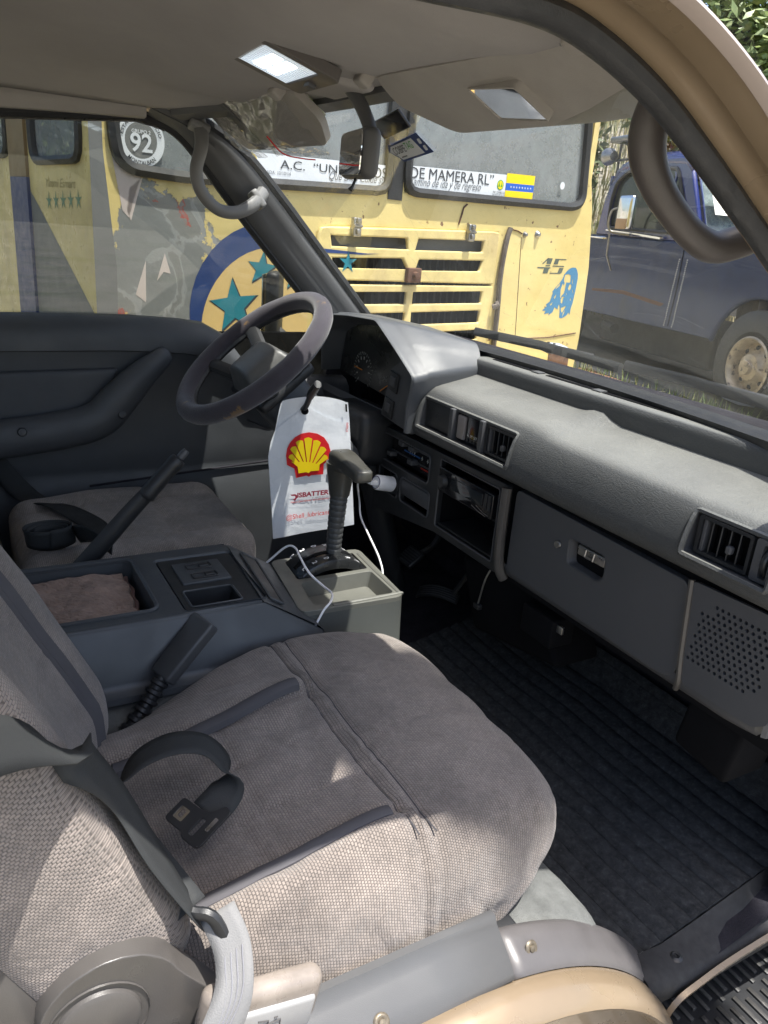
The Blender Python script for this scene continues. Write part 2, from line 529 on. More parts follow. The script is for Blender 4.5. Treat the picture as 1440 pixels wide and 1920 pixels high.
K['cons'] = mat("console_plastic", (.054, .059, .065), .42, bump='noise', bs=1000, bstr=.12, var=.08)
K['shiftbox'] = mat("shift_console", (.115, .115, .10), .5, bump='noise', bs=900, bstr=.12, var=.2, vs=9)
K['carpet'] = mat("grey_carpet", (.12, .124, .12), .98, bump='noise', bs=500, bstr=.9, var=.3, vs=30, spec=.05)
K['carpetd'] = mat("dark_carpet", (.028, .027, .033), .98, bump='noise', bs=400, bstr=.8, var=.35, vs=20, spec=.05)
K['mat'] = mat("floor_mat", (.040, .042, .045), .98, bump='noise', bs=550, bstr=1.0, var=.45, vs=60, spec=.05, col2=(.06, .062, .065), mixs=140, mixlo=.5, mixhi=.7)
K['gold'] = mat("gold_paint", (.245, .186, .122), .32, metal=.3, var=.08, vs=5, bump='noise', bs=1500, bstr=.05, coat=.4)
K['goldp'] = mat("pale_drip_rail", (.40, .34, .31), .4, metal=.1, var=.1)
K['door'] = mat("door_vinyl", (.056, .060, .066), .5, bump='grain', bs=260, bstr=.2, var=.1)
K['chrome'] = mat("chrome", (.75, .75, .76), .12, metal=1, var=.1)
K['steel'] = mat("dull_metal", (.32, .31, .30), .35, metal=.9, var=.3, vs=30)
K['white'] = flat("white_plastic", (.80, .80, .82), .35)
K['bag'] = mat("bag_film", (.80, .82, .85), .28, var=.05, bump='noise', bs=30, bstr=.5)
K['red'] = flat("print_red", (.70, .02, .025), .4)
K['yel'] = flat("print_yellow", (.90, .66, .01), .4)
K['wine'] = flat("print_wine", (.30, .02, .05), .4)
K['towel'] = mat("towel_terry", (.27, .19, .15), 1.0, bump='noise', bs=260, bstr=1.0, var=.3, vs=40, spec=.05, sheen=.1)
K['mirror'] = mat("mirror_glass", (.85, .86, .86), .03, metal=1, var=.03, rvar=.01)
K['wheel'] = mat("wheel_cover_cloth", (.045, .040, .050), .9, bump='noise', bs=600, bstr=.5, var=.2, vs=15, spec=.2, sheen=.3, col2=(.16, .10, .05), mixs=11, mixlo=.63, mixhi=.66)
K['wind'] = glass("windscreen_glass", (.92, .94, .92), dirt_sheen=.09)
K['sideglass'] = glass("door_glass", (.74, .75, .72), dirt_sheen=.012, refl=.035)
K['clear'] = glass("clear_plastic", (.90, .90, .90), .10, dirt_sheen=.09, refl=.13, dcol=(.8, .8, .8))
K['lens'] = mat("gauge_face", (.012, .013, .014), .3)
K['orange'] = flat("needle_orange", (.75, .25, .03))
K['mark'] = flat("pale_marking", (.55, .55, .52))
K['handle'] = mat("grab_handle_vinyl", (.066, .058, .054), .42, bump='noise', bs=500, bstr=.12, var=.15, vs=12)
K['leath'] = mat("recliner_cover", (.072, .067, .063), .36, var=.15, bump='noise', bs=700, bstr=.1)

# ================================================================ GROUND AND SLOPE
def sstep(a, b, x):
    t = max(0, min(1, (x - a) / (b - a))); return t * t * (3 - 2 * t)


def gz(x, y):
    d = math.hypot(x, y)
    z = -.62 + .48 * sstep(.5, 4.5, -x * .55 + y * .8)
    z += 4.5 * sstep(8.5, 17, -x * .35 + y * .92) + 2.5 * sstep(11, 22, -x)
    return z + .03 * noise.noise(V((x * .8, y * .8, 0)))


rows = []
S = [-60, -45, -34, -26] + [-20 + i for i in range(41)] + [26, 34, 45, 60]
for y in S: rows.append([(x, y, gz(x, y)) for x in S])
K['ground'] = mat("dry_earth", (.31, .28, .235), .95, bump='noise', bs=14, bstr=.8, var=.3, vs=2, col2=(.14, .15, .07), mixs=.6, mixlo=.5, mixhi=.66)
vf = grid(rows)
g = raw("ground", *vf, K['ground'], smooth=60)
tag(g, None, None, kind='structure')

# ================================================================ PLANTS
K['leaf'] = mat("leaves", (.10, .15, .035), .5, var=.45, vs=2.5, col2=(.17, .20, .06), mixs=9, mixlo=.45, mixhi=.6)
K['leafd'] = mat("dark_leaves", (.045, .075, .022), .5, var=.4, vs=3, col2=(.10, .12, .04), mixs=8)
K['bark'] = mat("bark", (.11, .085, .06), .95, bump='noise', bs=60, bstr=1)
K['straw'] = mat("dry_grass", (.30, .25, .13), .9, var=.4, vs=9, col2=(.12, .15, .05), mixs=4)


def leaf_cloud(n, ctr, rad, size, rnd, lobes=7):
    cs = []
    for _ in range(lobes):
        d = V((rnd.gauss(0, 1), rnd.gauss(0, 1), rnd.gauss(0, .8))).normalized() * rnd.uniform(.25, .8)
        cs.append((V(ctr) + V((d.x * rad[0], d.y * rad[1], d.z * rad[2])), rnd.uniform(.3, .6)))
    vs = []; fs = []
    for _ in range(n):
        c, q = rnd.choice(cs)
        d = V((rnd.gauss(0, 1), rnd.gauss(0, 1), rnd.gauss(0, 1))).normalized() * (rnd.random() ** .5) * q
        p = c + V((d.x * rad[0], d.y * rad[1], d.z * rad[2]))
        a = V((rnd.gauss(0, 1), rnd.gauss(0, 1), rnd.gauss(0, .6))).normalized()
        b = a.cross(V((rnd.gauss(0, 1), rnd.gauss(0, 1), rnd.gauss(0, 1)))).normalized()
        s = size * rnd.uniform(.6, 1.3)
        k = len(vs)
        vs += [p - a * s, p + b * s * .42, p + a * s, p - b * s * .42]
        fs.append((k, k + 1, k + 2, k + 3))
    return vs, fs, cs


def tree(name, x, y, h, rad, n, size, m, label, cat, group=None, seed=1):
    rnd = random.Random(seed); z = gz(x, y) - .05
    t = thing(name, (x, y, z), label, cat, group)
    ctr = (x, y, z + h)
    vs, fs, cs = leaf_cloud(n, ctr, rad, size, rnd)
    b = MB()
    b.add(tube(catmull([(x + .1, y, z - .1), (x, y + .05, z + h * .3), (x - .05, y, z + h * .6), ctr], 3), lambda t: .09 * h / 2.5 * (1 - .75 * t) + .012, 7))
    for c, q in cs:
        s = V((x, y, z + h * rnd.uniform(.3, .65)))
        b.add(tube(catmull([s, (s + c) / 2 + V((0, 0, .12)), c], 3), lambda t: .03 * h / 2.5 * (1 - .8 * t) + .006, 5))
    b.go("trunk", K['bark'], t)
    raw("crown", vs, fs, m, t, smooth=0)
    return t


tree("leafy_tree", -4.3, 7.6, 3.2, (1.9, 1.5, 1.7), 12000, .065, K['leaf'], "bright green leafy tree behind the gold door pillar, top right", "tree", seed=3)
tree("leafy_tree", -8.4, 7.2, 2.2, (1.8, 1.5, 1.5), 7000, .075, K['leafd'], "dark green bushy tree behind the bus, over the blue truck's bed", "tree", seed=5)
tree("shrub", -6.6, 8.4, 1.3, (1.2, 1.0, 1.0), 4500, .06, K['leafd'], "dry mixed shrub on the slope behind the blue truck's cab roof", "shrub", seed=8)
tree("shrub", -3.2, 9.2, 1.2, (1.4, 1.0, 1.0), 4500, .06, K['leaf'], "yellow green shrub on the slope seen through the grab handle loop", "shrub", seed=11)
tree("leafy_tree", -7.5, -3.8, 2.2, (2.0, 1.6, 1.7), 6000, .085, K['leaf'], "spreading green tree left of the bus, mirrored in its side window", "tree", seed=14)


# tree added out of view; its leaf clumps shade the seat front and sill
t = thing("shade_tree", (3.4, 3.0, gz(3.4, 3.0)), "added tree out of view, its limb hung over the van for shade", "tree")
rnd = random.Random(21)
b = MB()
b.add(tube(catmull([(3.4, 3.0, -.7), (3.35, 2.95, 1.5), (3.5, 3.1, 3.2), (3.6, 3.3, 5.4)], 5), lambda t: .17 * (1 - .7 * t) + .02, 9))
b.add(tube(catmull([(3.42, 3.02, 2.6), (2.5, 2.2, 3.9), (1.9, 1.6, 4.45), (1.42, 1.17, 4.5)], 6), lambda t: .05 * (1 - .85 * t), 7))
b.go("trunk", K['bark'], t)
vs, fs, cs = leaf_cloud(9000, (3.7, 3.4, 6.0), (1.7, 1.6, 1.3), .08, rnd)
raw("crown", vs, fs, K['leaf'], t, smooth=0)
vs = []; fs = []
for _ in range(900):
    d = V((rnd.gauss(0, 1), rnd.gauss(0, 1), rnd.gauss(0, 1))).normalized() * rnd.random() ** .5
    p = V((1.46, 1.16, 4.42)) + V((d.x * .20, d.y * .16, d.z * .10))
    a = V((rnd.gauss(0, 1), rnd.gauss(0, 1), rnd.gauss(0, .5))).normalized(); c = a.cross(V((rnd.gauss(0, .4), rnd.gauss(0, .4), 1))).normalized(); k = len(vs)
    vs += [p - a * .05, p + c * .024, p + a * .05, p - c * .024]; fs.append((k, k + 1, k + 2, k + 3))
for _ in range(700):
    d = V((rnd.gauss(0, 1), rnd.gauss(0, 1), rnd.gauss(0, 1))).normalized() * rnd.random() ** .5
    p = V((1.78, 1.54, 4.45)) + V((d.x * .20, d.y * .15, d.z * .10))
    a = V((rnd.gauss(0, 1), rnd.gauss(0, 1), rnd.gauss(0, .5))).normalized(); c = a.cross(V((rnd.gauss(0, .4), rnd.gauss(0, .4), 1))).normalized(); k = len(vs)
    vs += [p - a * .05, p + c * .024, p + a * .05, p - c * .024]; fs.append((k, k + 1, k + 2, k + 3))
raw("shade_foliage", vs, fs, K['leaf'], t, smooth=0)


def blades(pts, hmin, hmax, rnd, w=.006):
    vs = []; fs = []
    for (x, y) in pts:
        z = gz(x, y) - .01; h = rnd.uniform(hmin, hmax); a = rnd.uniform(0, 6.28); l = rnd.uniform(.1, .5) * h
        dx, dy = math.cos(a), math.sin(a); k = len(vs); sx, sy = -dy * w, dx * w
        vs += [V((x - sx, y - sy, z)), V((x + sx, y + sy, z)), V((x + dx * l * .35 + sx * .7, y + dy * l * .35 + sy * .7, z + h * .6)), V((x + dx * l * .35 - sx * .7, y + dy * l * .35 - sy * .7, z + h * .6)), V((x + dx * l, y + dy * l, z + h))]
        fs += [(k, k + 1, k + 2, k + 3), (k + 3, k + 2, k + 4)]
    return vs, fs


rnd = random.Random(4)
pts = [(rnd.uniform(-5.6, -2.2), rnd.uniform(3.6, 5.6)) for _ in range(2600)]
K['grass'] = mat("green_grass", (.09, .15, .03), .7, var=.4, vs=5, col2=(.22, .20, .08), mixs=6)
tag(raw("grass", *blades(pts, .06, .22, rnd), K['grass'], smooth=0), None, None, kind='stuff')
pts = [(x, y) for x, y in ((rnd.uniform(-11, 0), rnd.uniform(8.0, 12)) for _ in range(6000))]
tag(raw("dry_grass", *blades(pts, .25, .8, rnd, .012), K['straw'], smooth=0), None, None, kind='stuff')
pts = [(rnd.gauss(-3.2, .5), rnd.gauss(-1.6, .5)) for _ in range(900)]
tag(raw("tall_grass", *blades(pts, .8, 2.3, rnd, .012), K['grass'], smooth=0), None, None, kind='stuff')

# plank lying on the ground between the van and the truck
pk = raw("plank", *xf(sbox((.62, .06, .02), .006, (6, 1, 1)), fr((-3.85, 5.42, gz(-3.85, 5.42) + .05), (.97, -.24, .0), (.2, .97, 0))), mat("red_brown_wood", (.22, .11, .07), .8, bump='noise', bs=60, bstr=.4, var=.3))
tag(pk, "reddish brown plank lying in the grass before the truck's wheel", "plank")

# ================================================================ BUS
BM = Matrix(((-.17410882, -.98472642, 0, -1.43092824), (.98472642, -.17410882, 0, .47499509), (0, 0, 1, 0), (0, 0, 0, 1)))
bus = thing("bus", (-3.3, 1.4, gz(-3.3, 1.4)), "old yellow bus with peeling grey paint parked across the van's nose", "bus")


def bus_paint():
    """cream yellow paint; filler grey shows where it has flaked off round the left corner (local x, z)"""
    m = bpy.data.materials.new("bus_paint"); m.use_nodes = True
    nt = m.node_tree; L = nt.links.new; p = nt.nodes["Principled BSDF"]; p.inputs["Roughness"].default_value = .42
    tc = node(nt, "ShaderNodeTexCoord"); sp = node(nt, "ShaderNodeSeparateXYZ"); L(tc.outputs["Object"], sp.inputs[0])
    n1 = node(nt, "ShaderNodeTexNoise"); n1.inputs["Scale"].default_value = 6.2; n1.inputs["Detail"].default_value = 9; n1.inputs["Roughness"].default_value = .66; n1.inputs["Distortion"].default_value = .3
    L(tc.outputs["Object"], n1.inputs["Vector"])
    # flaked zone: centre (.24,.84) size .26 x .34
    def mth(op, a, b=None):
        n = node(nt, "ShaderNodeMath", op=op)
        for i, q in enumerate((a, b)):
            if q is None: continue
            if isinstance(q, (int, float)): n.inputs[i].default_value = q
            else: L(q, n.inputs[i])
        return n.outputs[0]
    dx = mth('DIVIDE', mth('SUBTRACT', sp.outputs[0], .20), .24)
    dz = mth('DIVIDE', mth('SUBTRACT', sp.outputs[2], .83), .36)
    dd = mth('SQRT', mth('ADD', mth('MULTIPLY', dx, dx), mth('MULTIPLY', dz, dz)))
    e = mth('ADD', mth('SUBTRACT', 1.0, dd), mth('MULTIPLY', mth('SUBTRACT', n1.outputs["Fac"], .5), 2.6))
    rp = node(nt, "ShaderNodeMapRange"); rp.inputs[1].default_value = .0; rp.inputs[2].default_value = .03; L(e, rp.inputs[0])
    n2 = node(nt, "ShaderNodeTexNoise"); n2.inputs["Scale"].default_value = 5; n2.inputs["Detail"].default_value = 7; n2.inputs["Distortion"].default_value = .7; L(tc.outputs["Object"], n2.inputs["Vector"])
    cr = node(nt, "ShaderNodeValToRGB"); L(n2.outputs["Fac"], cr.inputs[0])
    E_ = cr.color_ramp.elements
    E_[0].position = .0; E_[0].color = (.20, .205, .205, 1); E_[1].position = 1; E_[1].color = (.25, .255, .255, 1)
    for (q, c) in ((.50, (.225, .235, .23)), (.505, (.30, .31, .31)), (.54, (.31, .315, .31)), (.545, (.23, .235, .225)), (.62, (.22, .225, .215)), (.628, (.42, .08, .06)), (.65, (.24, .24, .24))):
        x = E_.new(q); x.color = (*c, 1)
    n3 = node(nt, "ShaderNodeTexNoise"); n3.inputs["Scale"].default_value = 2.2; n3.inputs["Detail"].default_value = 8; L(tc.outputs["Object"], n3.inputs["Vector"])
    yr = node(nt, "ShaderNodeValToRGB"); L(n3.outputs["Fac"], yr.inputs[0])
    yr.color_ramp.elements[0].position = .3; yr.color_ramp.elements[0].color = (.62, .475, .17, 1)
    yr.color_ramp.elements[1].position = .7; yr.color_ramp.elements[1].color = (.73, .60, .26, 1)
    # rust specks
    n4 = node(nt, "ShaderNodeTexNoise"); n4.inputs["Scale"].default_value = 26; n4.inputs["Detail"].default_value = 6; L(tc.outputs["Object"], n4.inputs["Vector"])
    r4 = node(nt, "ShaderNodeMapRange"); r4.inputs[1].default_value = .655; r4.inputs[2].default_value = .69; L(n4.outputs["Fac"], r4.inputs[0])
    m0 = node(nt, "ShaderNodeMix", data_type='RGBA'); L(r4.outputs[0], m0.inputs[0]); L(yr.outputs[0], m0.inputs[6]); m0.inputs[7].default_value = (.20, .11, .05, 1)
    mx = node(nt, "ShaderNodeMix", data_type='RGBA'); L(rp.outputs[0], mx.inputs[0]); L(m0.outputs[2], mx.inputs[6]); L(cr.outputs[0], mx.inputs[7])
    L(mx.outputs[2], p.inputs["Base Color"])
    b = node(nt, "ShaderNodeBump"); b.inputs["Strength"].default_value = .5; b.inputs["Distance"].default_value = .004; b.invert = True
    L(rp.outputs[0], b.inputs["Height"])
    b2 = node(nt, "ShaderNodeBump"); b2.inputs["Strength"].default_value = .6; b2.inputs["Distance"].default_value = .03; L(n3.outputs["Fac"], b2.inputs["Height"]); L(b2.outputs[0], b.inputs["Normal"])
    L(b.outputs[0], p.inputs["Normal"])
    return m


K['bus'] = bus_paint()
K['busy'] = mat("bus_yellow", (.70, .565, .235), .38, var=.2, vs=7, bump='noise', bs=5, bstr=.5, col2=(.52, .40, .19), mixs=3.2, mixlo=.48, mixhi=.72, rvar=.16)
K['grey'] = mat("filler_grey", (.17, .175, .175), .6, var=.12, vs=8)
K['blue'] = mat("decal_blue", (.015, .045, .17), .45, var=.1, vs=12)
K['teal'] = mat("decal_teal", (.01, .20, .26), .45, var=.1)
K['sky_blue'] = mat("face_decal_blue", (.045, .20, .36), .5, var=.1)
K['cream'] = mat("decal_cream", (.70, .50, .20), .45, var=.08)
K['pinkw'] = mat("decal_pale", (.60, .52, .48), .5, var=.1)
K['busglass'] = glass("bus_glass", (.62, .66, .66), dirt_sheen=.28, dcol=(.60, .64, .66), dvar=.35)  # pale blue-grey film puts the mirrored sky's brightness into the panes
K['busdark'] = mat("bus_inside", (.035, .037, .04), .9)
K['rust'] = mat("rusty_metal", (.13, .065, .04), .75, metal=.3, var=.5, vs=40, bump='noise', bs=90, bstr=.4)
K['banner'] = flat("banner_white", (.68, .71, .74), .45)
K['ink'] = flat("banner_ink", (.05, .055, .065), .5)
K['inkg'] = flat("script_ink", (.16, .17, .19), .5)


def bl(name, loops, th, m, y=0.0, parent=None, bev=0, smooth=40):
    """flat piece on the bus front, loops in (s,z); y outwards positive"""
    M = BM @ fr((0, -y, 0), (1, 0, 0), (0, 0, 1))
    vf = plate(loops, th)
    lv = [V((p[0], -y - p[2], p[1])) for p in vf[0]]      # bus-local coordinates
    o = raw(name, lv, vf[1], m, parent or bus, BM, smooth)
    if bev: bevel(o, bev)
    return o


LW = [(.066, 2.15), (.062, 1.30), (.075, 1.235), (.115, 1.205), (.3, 1.197), (.62, 1.208), (1.165, 1.228), (1.17, 2.15)]
RW = [(1.262, 1.236), (1.75, 1.244), (2.33, 1.256), (2.385, 1.272), (2.405, 1.31), (2.37, 1.61), (2.28, 2.15), (1.25, 2.15)]
HATCH = [(.845, .61), (1.832, .61), (1.832, 1.106), (.90, 1.076), (.845, 1.05)]
out = [(0, -.25), (2.46, -.25), (2.565, .45), (2.575, .62), (2.56, .98), (2.515, 1.24), (2.40, 1.62), (2.26, 2.35), (.03, 2.35), (0, 1.3)]
body = bl("front_panel", [out, LW, RW, HATCH], .03, K['bus'])
bevel(body, .012, 3)
# engine hatch, upper and lower leaf, each with louvre openings
up = [[(.838, .884), (1.838, .884), (1.838, 1.110), (1.80, 1.114), (.90, 1.082), (.85, 1.076), (.838, 1.05)]]
up += [[(.905, 1.010), (1.297, 1.014), (1.285, 1.058), (.897, 1.050)], [(1.335, 1.013), (1.741, 1.022), (1.743, 1.070), (1.350, 1.060)],
       [(.925, .930), (1.306, .934), (1.272, .978), (.909, .968)], [(1.345, .931), (1.735, .938), (1.751, .986), (1.362, .977)]]
a = bl("hatch_leaf", up, .02, K['busy'], .012); bevel(a, .006)
lo = [[(.838, .604), (1.838, .604), (1.838, .876), (.838, .868)]]
for z0, z1 in ((.792, .843), (.704, .757), (.626, .668)):
    lo += [[(.93, z0 - .003), (1.308, z0), (1.31, z1), (.925, z1 - .005)], [(1.346, z0), (1.77, z0 + .005), (1.772, z1 + .008), (1.346, z1)]]
a = bl("hatch_leaf", lo, .02, K['busy'], .010); bevel(a, .006)
# dark engine bay with radiator fins behind the louvres
b = MB()
b.add(box(.80, 1.88, .10, .14, .5, 1.15))
for i in range(26): b.add(box(.82 + .04 * i, .826 + .04 * i, .07, .1, .55, 1.12))
raw("engine_bay", [(p[0], p[1], p[2]) for p in b.v], b.f, K['busdark'], bus, BM)
for (s, z) in ((1.008, 1.098), (1.64, 1.112)):
    h = MB()
    h.add(xf(sbox((.020, .012, .036), .006), Matrix.Translation((s, -.022, z - .012))))
    for dz in (-.028, .012): h.add(xf(sbox((.010, .008, .010), .004), Matrix.Translation((s, -.036, z + dz))))
    h.add(xf(tube([(s - .02, -.034, z - .008), (s + .02, -.034, z - .008)], .006, 6), I4))
    raw("hinge", h.v, h.f, K['steel'], bus, BM)
h = MB(); h.add(xf(sbox((.038, .012, .030), .005), Matrix.Translation((1.325, -.022, .913)))).add(xf(lathe([(0, .02), (.014, .018), (.016, 0)], 10), fr((1.325, -.034, .913), (1, 0, 0), (0, 0, 1))))
raw("latch", h.v, h.f, K['rust'], bus, BM)
h = MB(); h.add(tube(catmull([(1.905, -.012, 1.135), (1.885, -.016, 1.08), (1.872, -.016, .93), (1.882, -.016, .75), (1.89, -.014, .52)], 4), .011, 7, sx=1.2))
h.add(tube([(1.84, -.02, .78), (1.86, -.035, .79), (1.86, -.02, .80)], .014, 7))
raw("hinge_bar", h.v, h.f, mat("grimy_bar", (.11, .09, .075), .7, var=.4, vs=30), bus, BM)
for (s, z, r_) in ((2.02, 1.112, .012), (2.11, 1.118, .015)):
    raw("stud", *xf(lathe([(0, .016), (r_ * .6, .015), (r_, .006), (r_ * 1.2, 0)], 10), fr((s, -.001, z), (1, 0, 0), (0, 0, 1))), K['steel'], bus, BM)
h = MB(); h.add(tube([(1.58, -.002, 1.13), (1.592, -.003, 1.17), (1.60, -.003, 1.20), (1.62, -.002, 1.215)], .004, 5))
raw("crack", h.v, h.f, K['rust'], bus, BM)
raw("crack", *tube([(1.93, -.002, 1.13), (1.97, -.003, 1.125), (2.0, -.003, 1.115)], .003, 5), K['rust'], bus, BM)
# rubber round the two windscreen panes, panes, cream bead
for W in (LW, RW):
    W3 = [V((p[0], -.006, p[1])) for p in rpoly(W, .06)]
    raw("window_rubber", *tube(W3, .021, 6, True, up=(0, 1, 0)), K['rubber'], bus, BM)
    o = bl("windscreen_pane", [rpoly(W, .05)], .004, K['busglass'], -.006)
b = MB(); b.add(box(1.172, 1.245, -.004, .05, 1.2, 2.2))
raw("centre_post", b.v, b.f, K['rubber'], bus, BM)
# what is inside: dash shelf, seats as dark shapes, grey liner
b = MB(); b.add(box(.05, 2.45, .05, .5, 1.0, 1.20)); b.add(box(.05, 2.45, 2.0, 2.04, .4, 2.6)); b.add(box(.06, 2.4, .02, 2.0, 2.35, 2.4))
for s in (.35, 1.55): b.add(xf(sbox((.25, .07, .4), .06, k=3), Matrix.Translation((s + .2, 1.15, 1.35))))
raw("cabin_inside", b.v, b.f, mat("bus_cabin", (.16, .165, .17), .9), bus, BM)
# banner strips behind the panes, with the lettering
bl("banner", [[(.50, 1.214), (1.158, 1.236), (1.158, 1.322), (.50, 1.302)]], .001, K['banner'], .004)
bl("banner", [[(1.268, 1.244), (1.845, 1.252), (1.845, 1.355), (1.262, 1.334)]], .001, K['banner'], .004)
for (z0, z1, m_) in ((1.322, 1.362, 'yel'), (1.291, 1.322, 'blue2'), (1.254, 1.291, 'yel')):
    if m_ == 'blue2': K[m_] = flat("flag_blue", (.02, .12, .55), .4)
    bl("flag_stripe", [[(1.847, z0), (2.035, z0 + .006), (2.035, z1 + .006), (1.847, z1)]], .001, K[m_], .0045)
for i in range(8): bl("flag_star", [star(1.88 + .019 * i, 1.308 + .0006 * i, .006)], 0, K['banner'], .0056, smooth=0)
def busM(s, z, y=.0052, up=1.0): return BM @ fr((s, -y, z), (1, 0, .031 * up), (0, 0, 1))
text("A.C.  “UNIÓN", .36, busM(.665, 1.262), K['ink'], bus, h=.036)
text("HIJOS", .135, busM(1.020, 1.270), K['ink'], bus, h=.038)
text("FUNDADA: 10/10/14", .145, busM(.565, 1.238), K['inkg'], bus)
text("Que Dios Cuide su", .27, busM(.88, 1.246), K['inkg'], bus, shear=.45, hscale=1.25)
text("DE MAMERA RL”", .485, busM(1.278, 1.289), K['ink'], bus, h=.042)
text("Camino de ida y de regreso", .415, busM(1.275, 1.262), K['inkg'], bus, shear=.45, hscale=1.25)
K['green'] = flat("print_green", (.05, .35, .05), .4)
bl("emblem", [circ(1.81, 1.310, .021, 18)], 0, K['green'], .0052, smooth=0)
bl("emblem_inner", [circ(1.81, 1.310, .0175, 18)], 0, K['yel'], .0056, smooth=0)
for ds in (-.008, .008): bl("emblem_tree", [[(1.81 + ds - .006, 1.302), (1.81 + ds + .006, 1.302), (1.81 + ds, 1.326)]], 0, K['green'], .006, smooth=0)
text("RIF: J29480721", .075, busM(1.768, 1.273), K['ink'], bus)
text("Telf. 0212-431.25.16", .080, busM(1.762, 1.263), K['ink'], bus)
bl("round_sticker", [circ(2.24, 1.345, .017, 16)], 0, K['banner'], .004, smooth=0)
bl("emblem", [circ(.545, 1.275, .026, 18)], 0, K['yel'], .0052, smooth=0)
bl("emblem_inner", [circ(.545, 1.275, .017, 18)], 0, K['green'], .0056, smooth=0)
# round route sticker on the left pane
cx_, cz_ = .152, 1.291
bl("route_sticker", [circ(cx_, cz_, .078, 36), circ(cx_, cz_, .053, 36)], .001, K['banner'], .004, smooth=0)
K['stk'] = flat("sticker_grey", (.17, .175, .17), .5)
bl("route_sticker_centre", [circ(cx_, cz_, .053, 36)], 0, K['stk'], .004, smooth=0)
Ms = BM @ fr((cx_, -.0056, cz_), (1, 0, 0), (0, 0, 1))
text("GRUPO 2", .062, Ms @ Matrix.Translation((-.031, .020, 0)), K['banner'], bus, bold=.015)
text("92", .072, Ms @ Matrix.Translation((-.036, -.032, 0)), K['banner'], bus, bold=.018)
text("ESTACIÓN SERVICIO", .165, Ms, K['ink'], bus, bold=.02, ang=(.060, 90, 1), h=.0125)
text("MONTALBAN", .105, Ms, K['ink'], bus, bold=.02, ang=(.072, -90, -1), h=.013)
# ring, disc and stars
def arc(cx, cz, r, a0, a1, n): return [(cx + r * math.cos(R(a0 + (a1 - a0) * i / n)), cz + r * math.sin(R(a0 + (a1 - a0) * i / n))) for i in range(n + 1)]
ring = [(.66 + (.306 + .085 * max(0, math.sin(R((i * 8) * .95)))) * math.cos(R(205 - i * 8)) , .69 + (.306 + .085 * max(0, math.sin(R((i * 8) * .95)))) * math.sin(R(205 - i * 8))) for i in range(24)]
ring += [(p[0], p[1]) for p in arc(.66, .69, .304, 205 - 23 * 8, 205, 24)]
bl("blue_crescent", [ring], .0006, K['blue'], .0012)
bl("cream_disc", [[(.66 + .303 * math.cos(R(a * 6)), .69 + .303 * math.sin(R(a * 6))) for a in range(60) if .66 + .303 * math.cos(R(a * 6)) < .826] ], .0006, K['cream'], .0012)
for (s, z, r_, ro) in ((.492, .782, .098, 96), (.605, .916, .062, 84), (.745, .89, .05, 90)):
    bl("star_outline", [star(s, z - .003, r_ * 1.09, ro, .42)], .0004, K['ink'], .0020, smooth=0)
    bl("star", [star(s - .004, z, r_, ro, .42)], .0004, K['teal'], .0026, smooth=0)
bl("star", [star(.985, .953, .045, 90, .35)], .0004, K['teal'], .0132, smooth=0)
bl("blue_swoosh", [[(.842, .998), (.86, 1.0), (1.08, .990), (1.14, .992), (1.05, .984), (.86, .985)]], .0004, K['blue'], .0132, smooth=0)
# pale painted splinters and filler edges left of the disc
for L_ in ([(.062, 1.30), (.09, 1.21), (.15, 1.19), (.105, 1.06), (.085, 1.08), (.05, 1.28)], [(.11, 1.15), (.155, 1.185), (.112, 1.05), (.10, 1.08)], [(.12, .82), (.155, .795), (.158, .93)], [(.195, .865), (.225, .955), (.245, .89), (.22, .895)], [(.27, .66), (.36, .56), (.37, .62), (.33, .67)]):
    bl("paint_splinter", [L_], .0004, K['pinkw'], .0009, smooth=0)
bl("corner_strip", [[(-.012, 2.2), (.03, 2.2), (.03, 1.25), (.06, .9), (.045, .2), (-.012, .2)]], .0005, K['grey'], .0006, smooth=0)
# 45 and the bearded-face stencil (zoom measured in a 0.0225 grid)
def zp(u, v):   # measured stencil grid -> (s,z) on the right of the front panel
    return (2.118 + .0003195 * u + .0000105 * v, 1.0655 - .0002105 * v + .00001 * u * .3)
D45 = [[(285, 250), (412, 250), (375, 380), (272, 380)], [(165, 382), (196, 382), (330, 252), (290, 250)], [(262, 405), (366, 405), (360, 430), (252, 430)], [(70, 455), (380, 455), (376, 482), (64, 482)], [(228, 482), (346, 482), (322, 592), (204, 592)],
       [(475, 255), (747, 257), (742, 277), (568, 277), (545, 382), (440, 382)], [(434, 410), (712, 412), (702, 436), (426, 434)], [(598, 460), (697, 462), (665, 570), (625, 597), (370, 595), (376, 573), (560, 573)]]
K['num'] = flat("numeral_grey", (.10, .12, .10), .5)
for q in D45: bl("numeral_stroke", [[zp(*p) for p in q]], 0, K['num'], .001, smooth=0)
hair = [(800, 520), (870, 460), (930, 440), (1010, 445), (1050, 500), (1085, 600), (1092, 700), (1080, 900), (1060, 1100), (1040, 1280), (1010, 1400), (1000, 1560), (960, 1500), (930, 1560), (880, 1600), (800, 1640), (740, 1620), (735, 1500), (720, 1350), (690, 1300), (670, 1420), (590, 1370), (560, 1480), (460, 1560), (470, 1500), (350, 1530), (380, 1450), (290, 1445), (400, 1340), (370, 1310), (460, 1230), (490, 1100), (510, 1030), (490, 1010), (540, 930), (640, 820), (710, 700), (740, 600)]
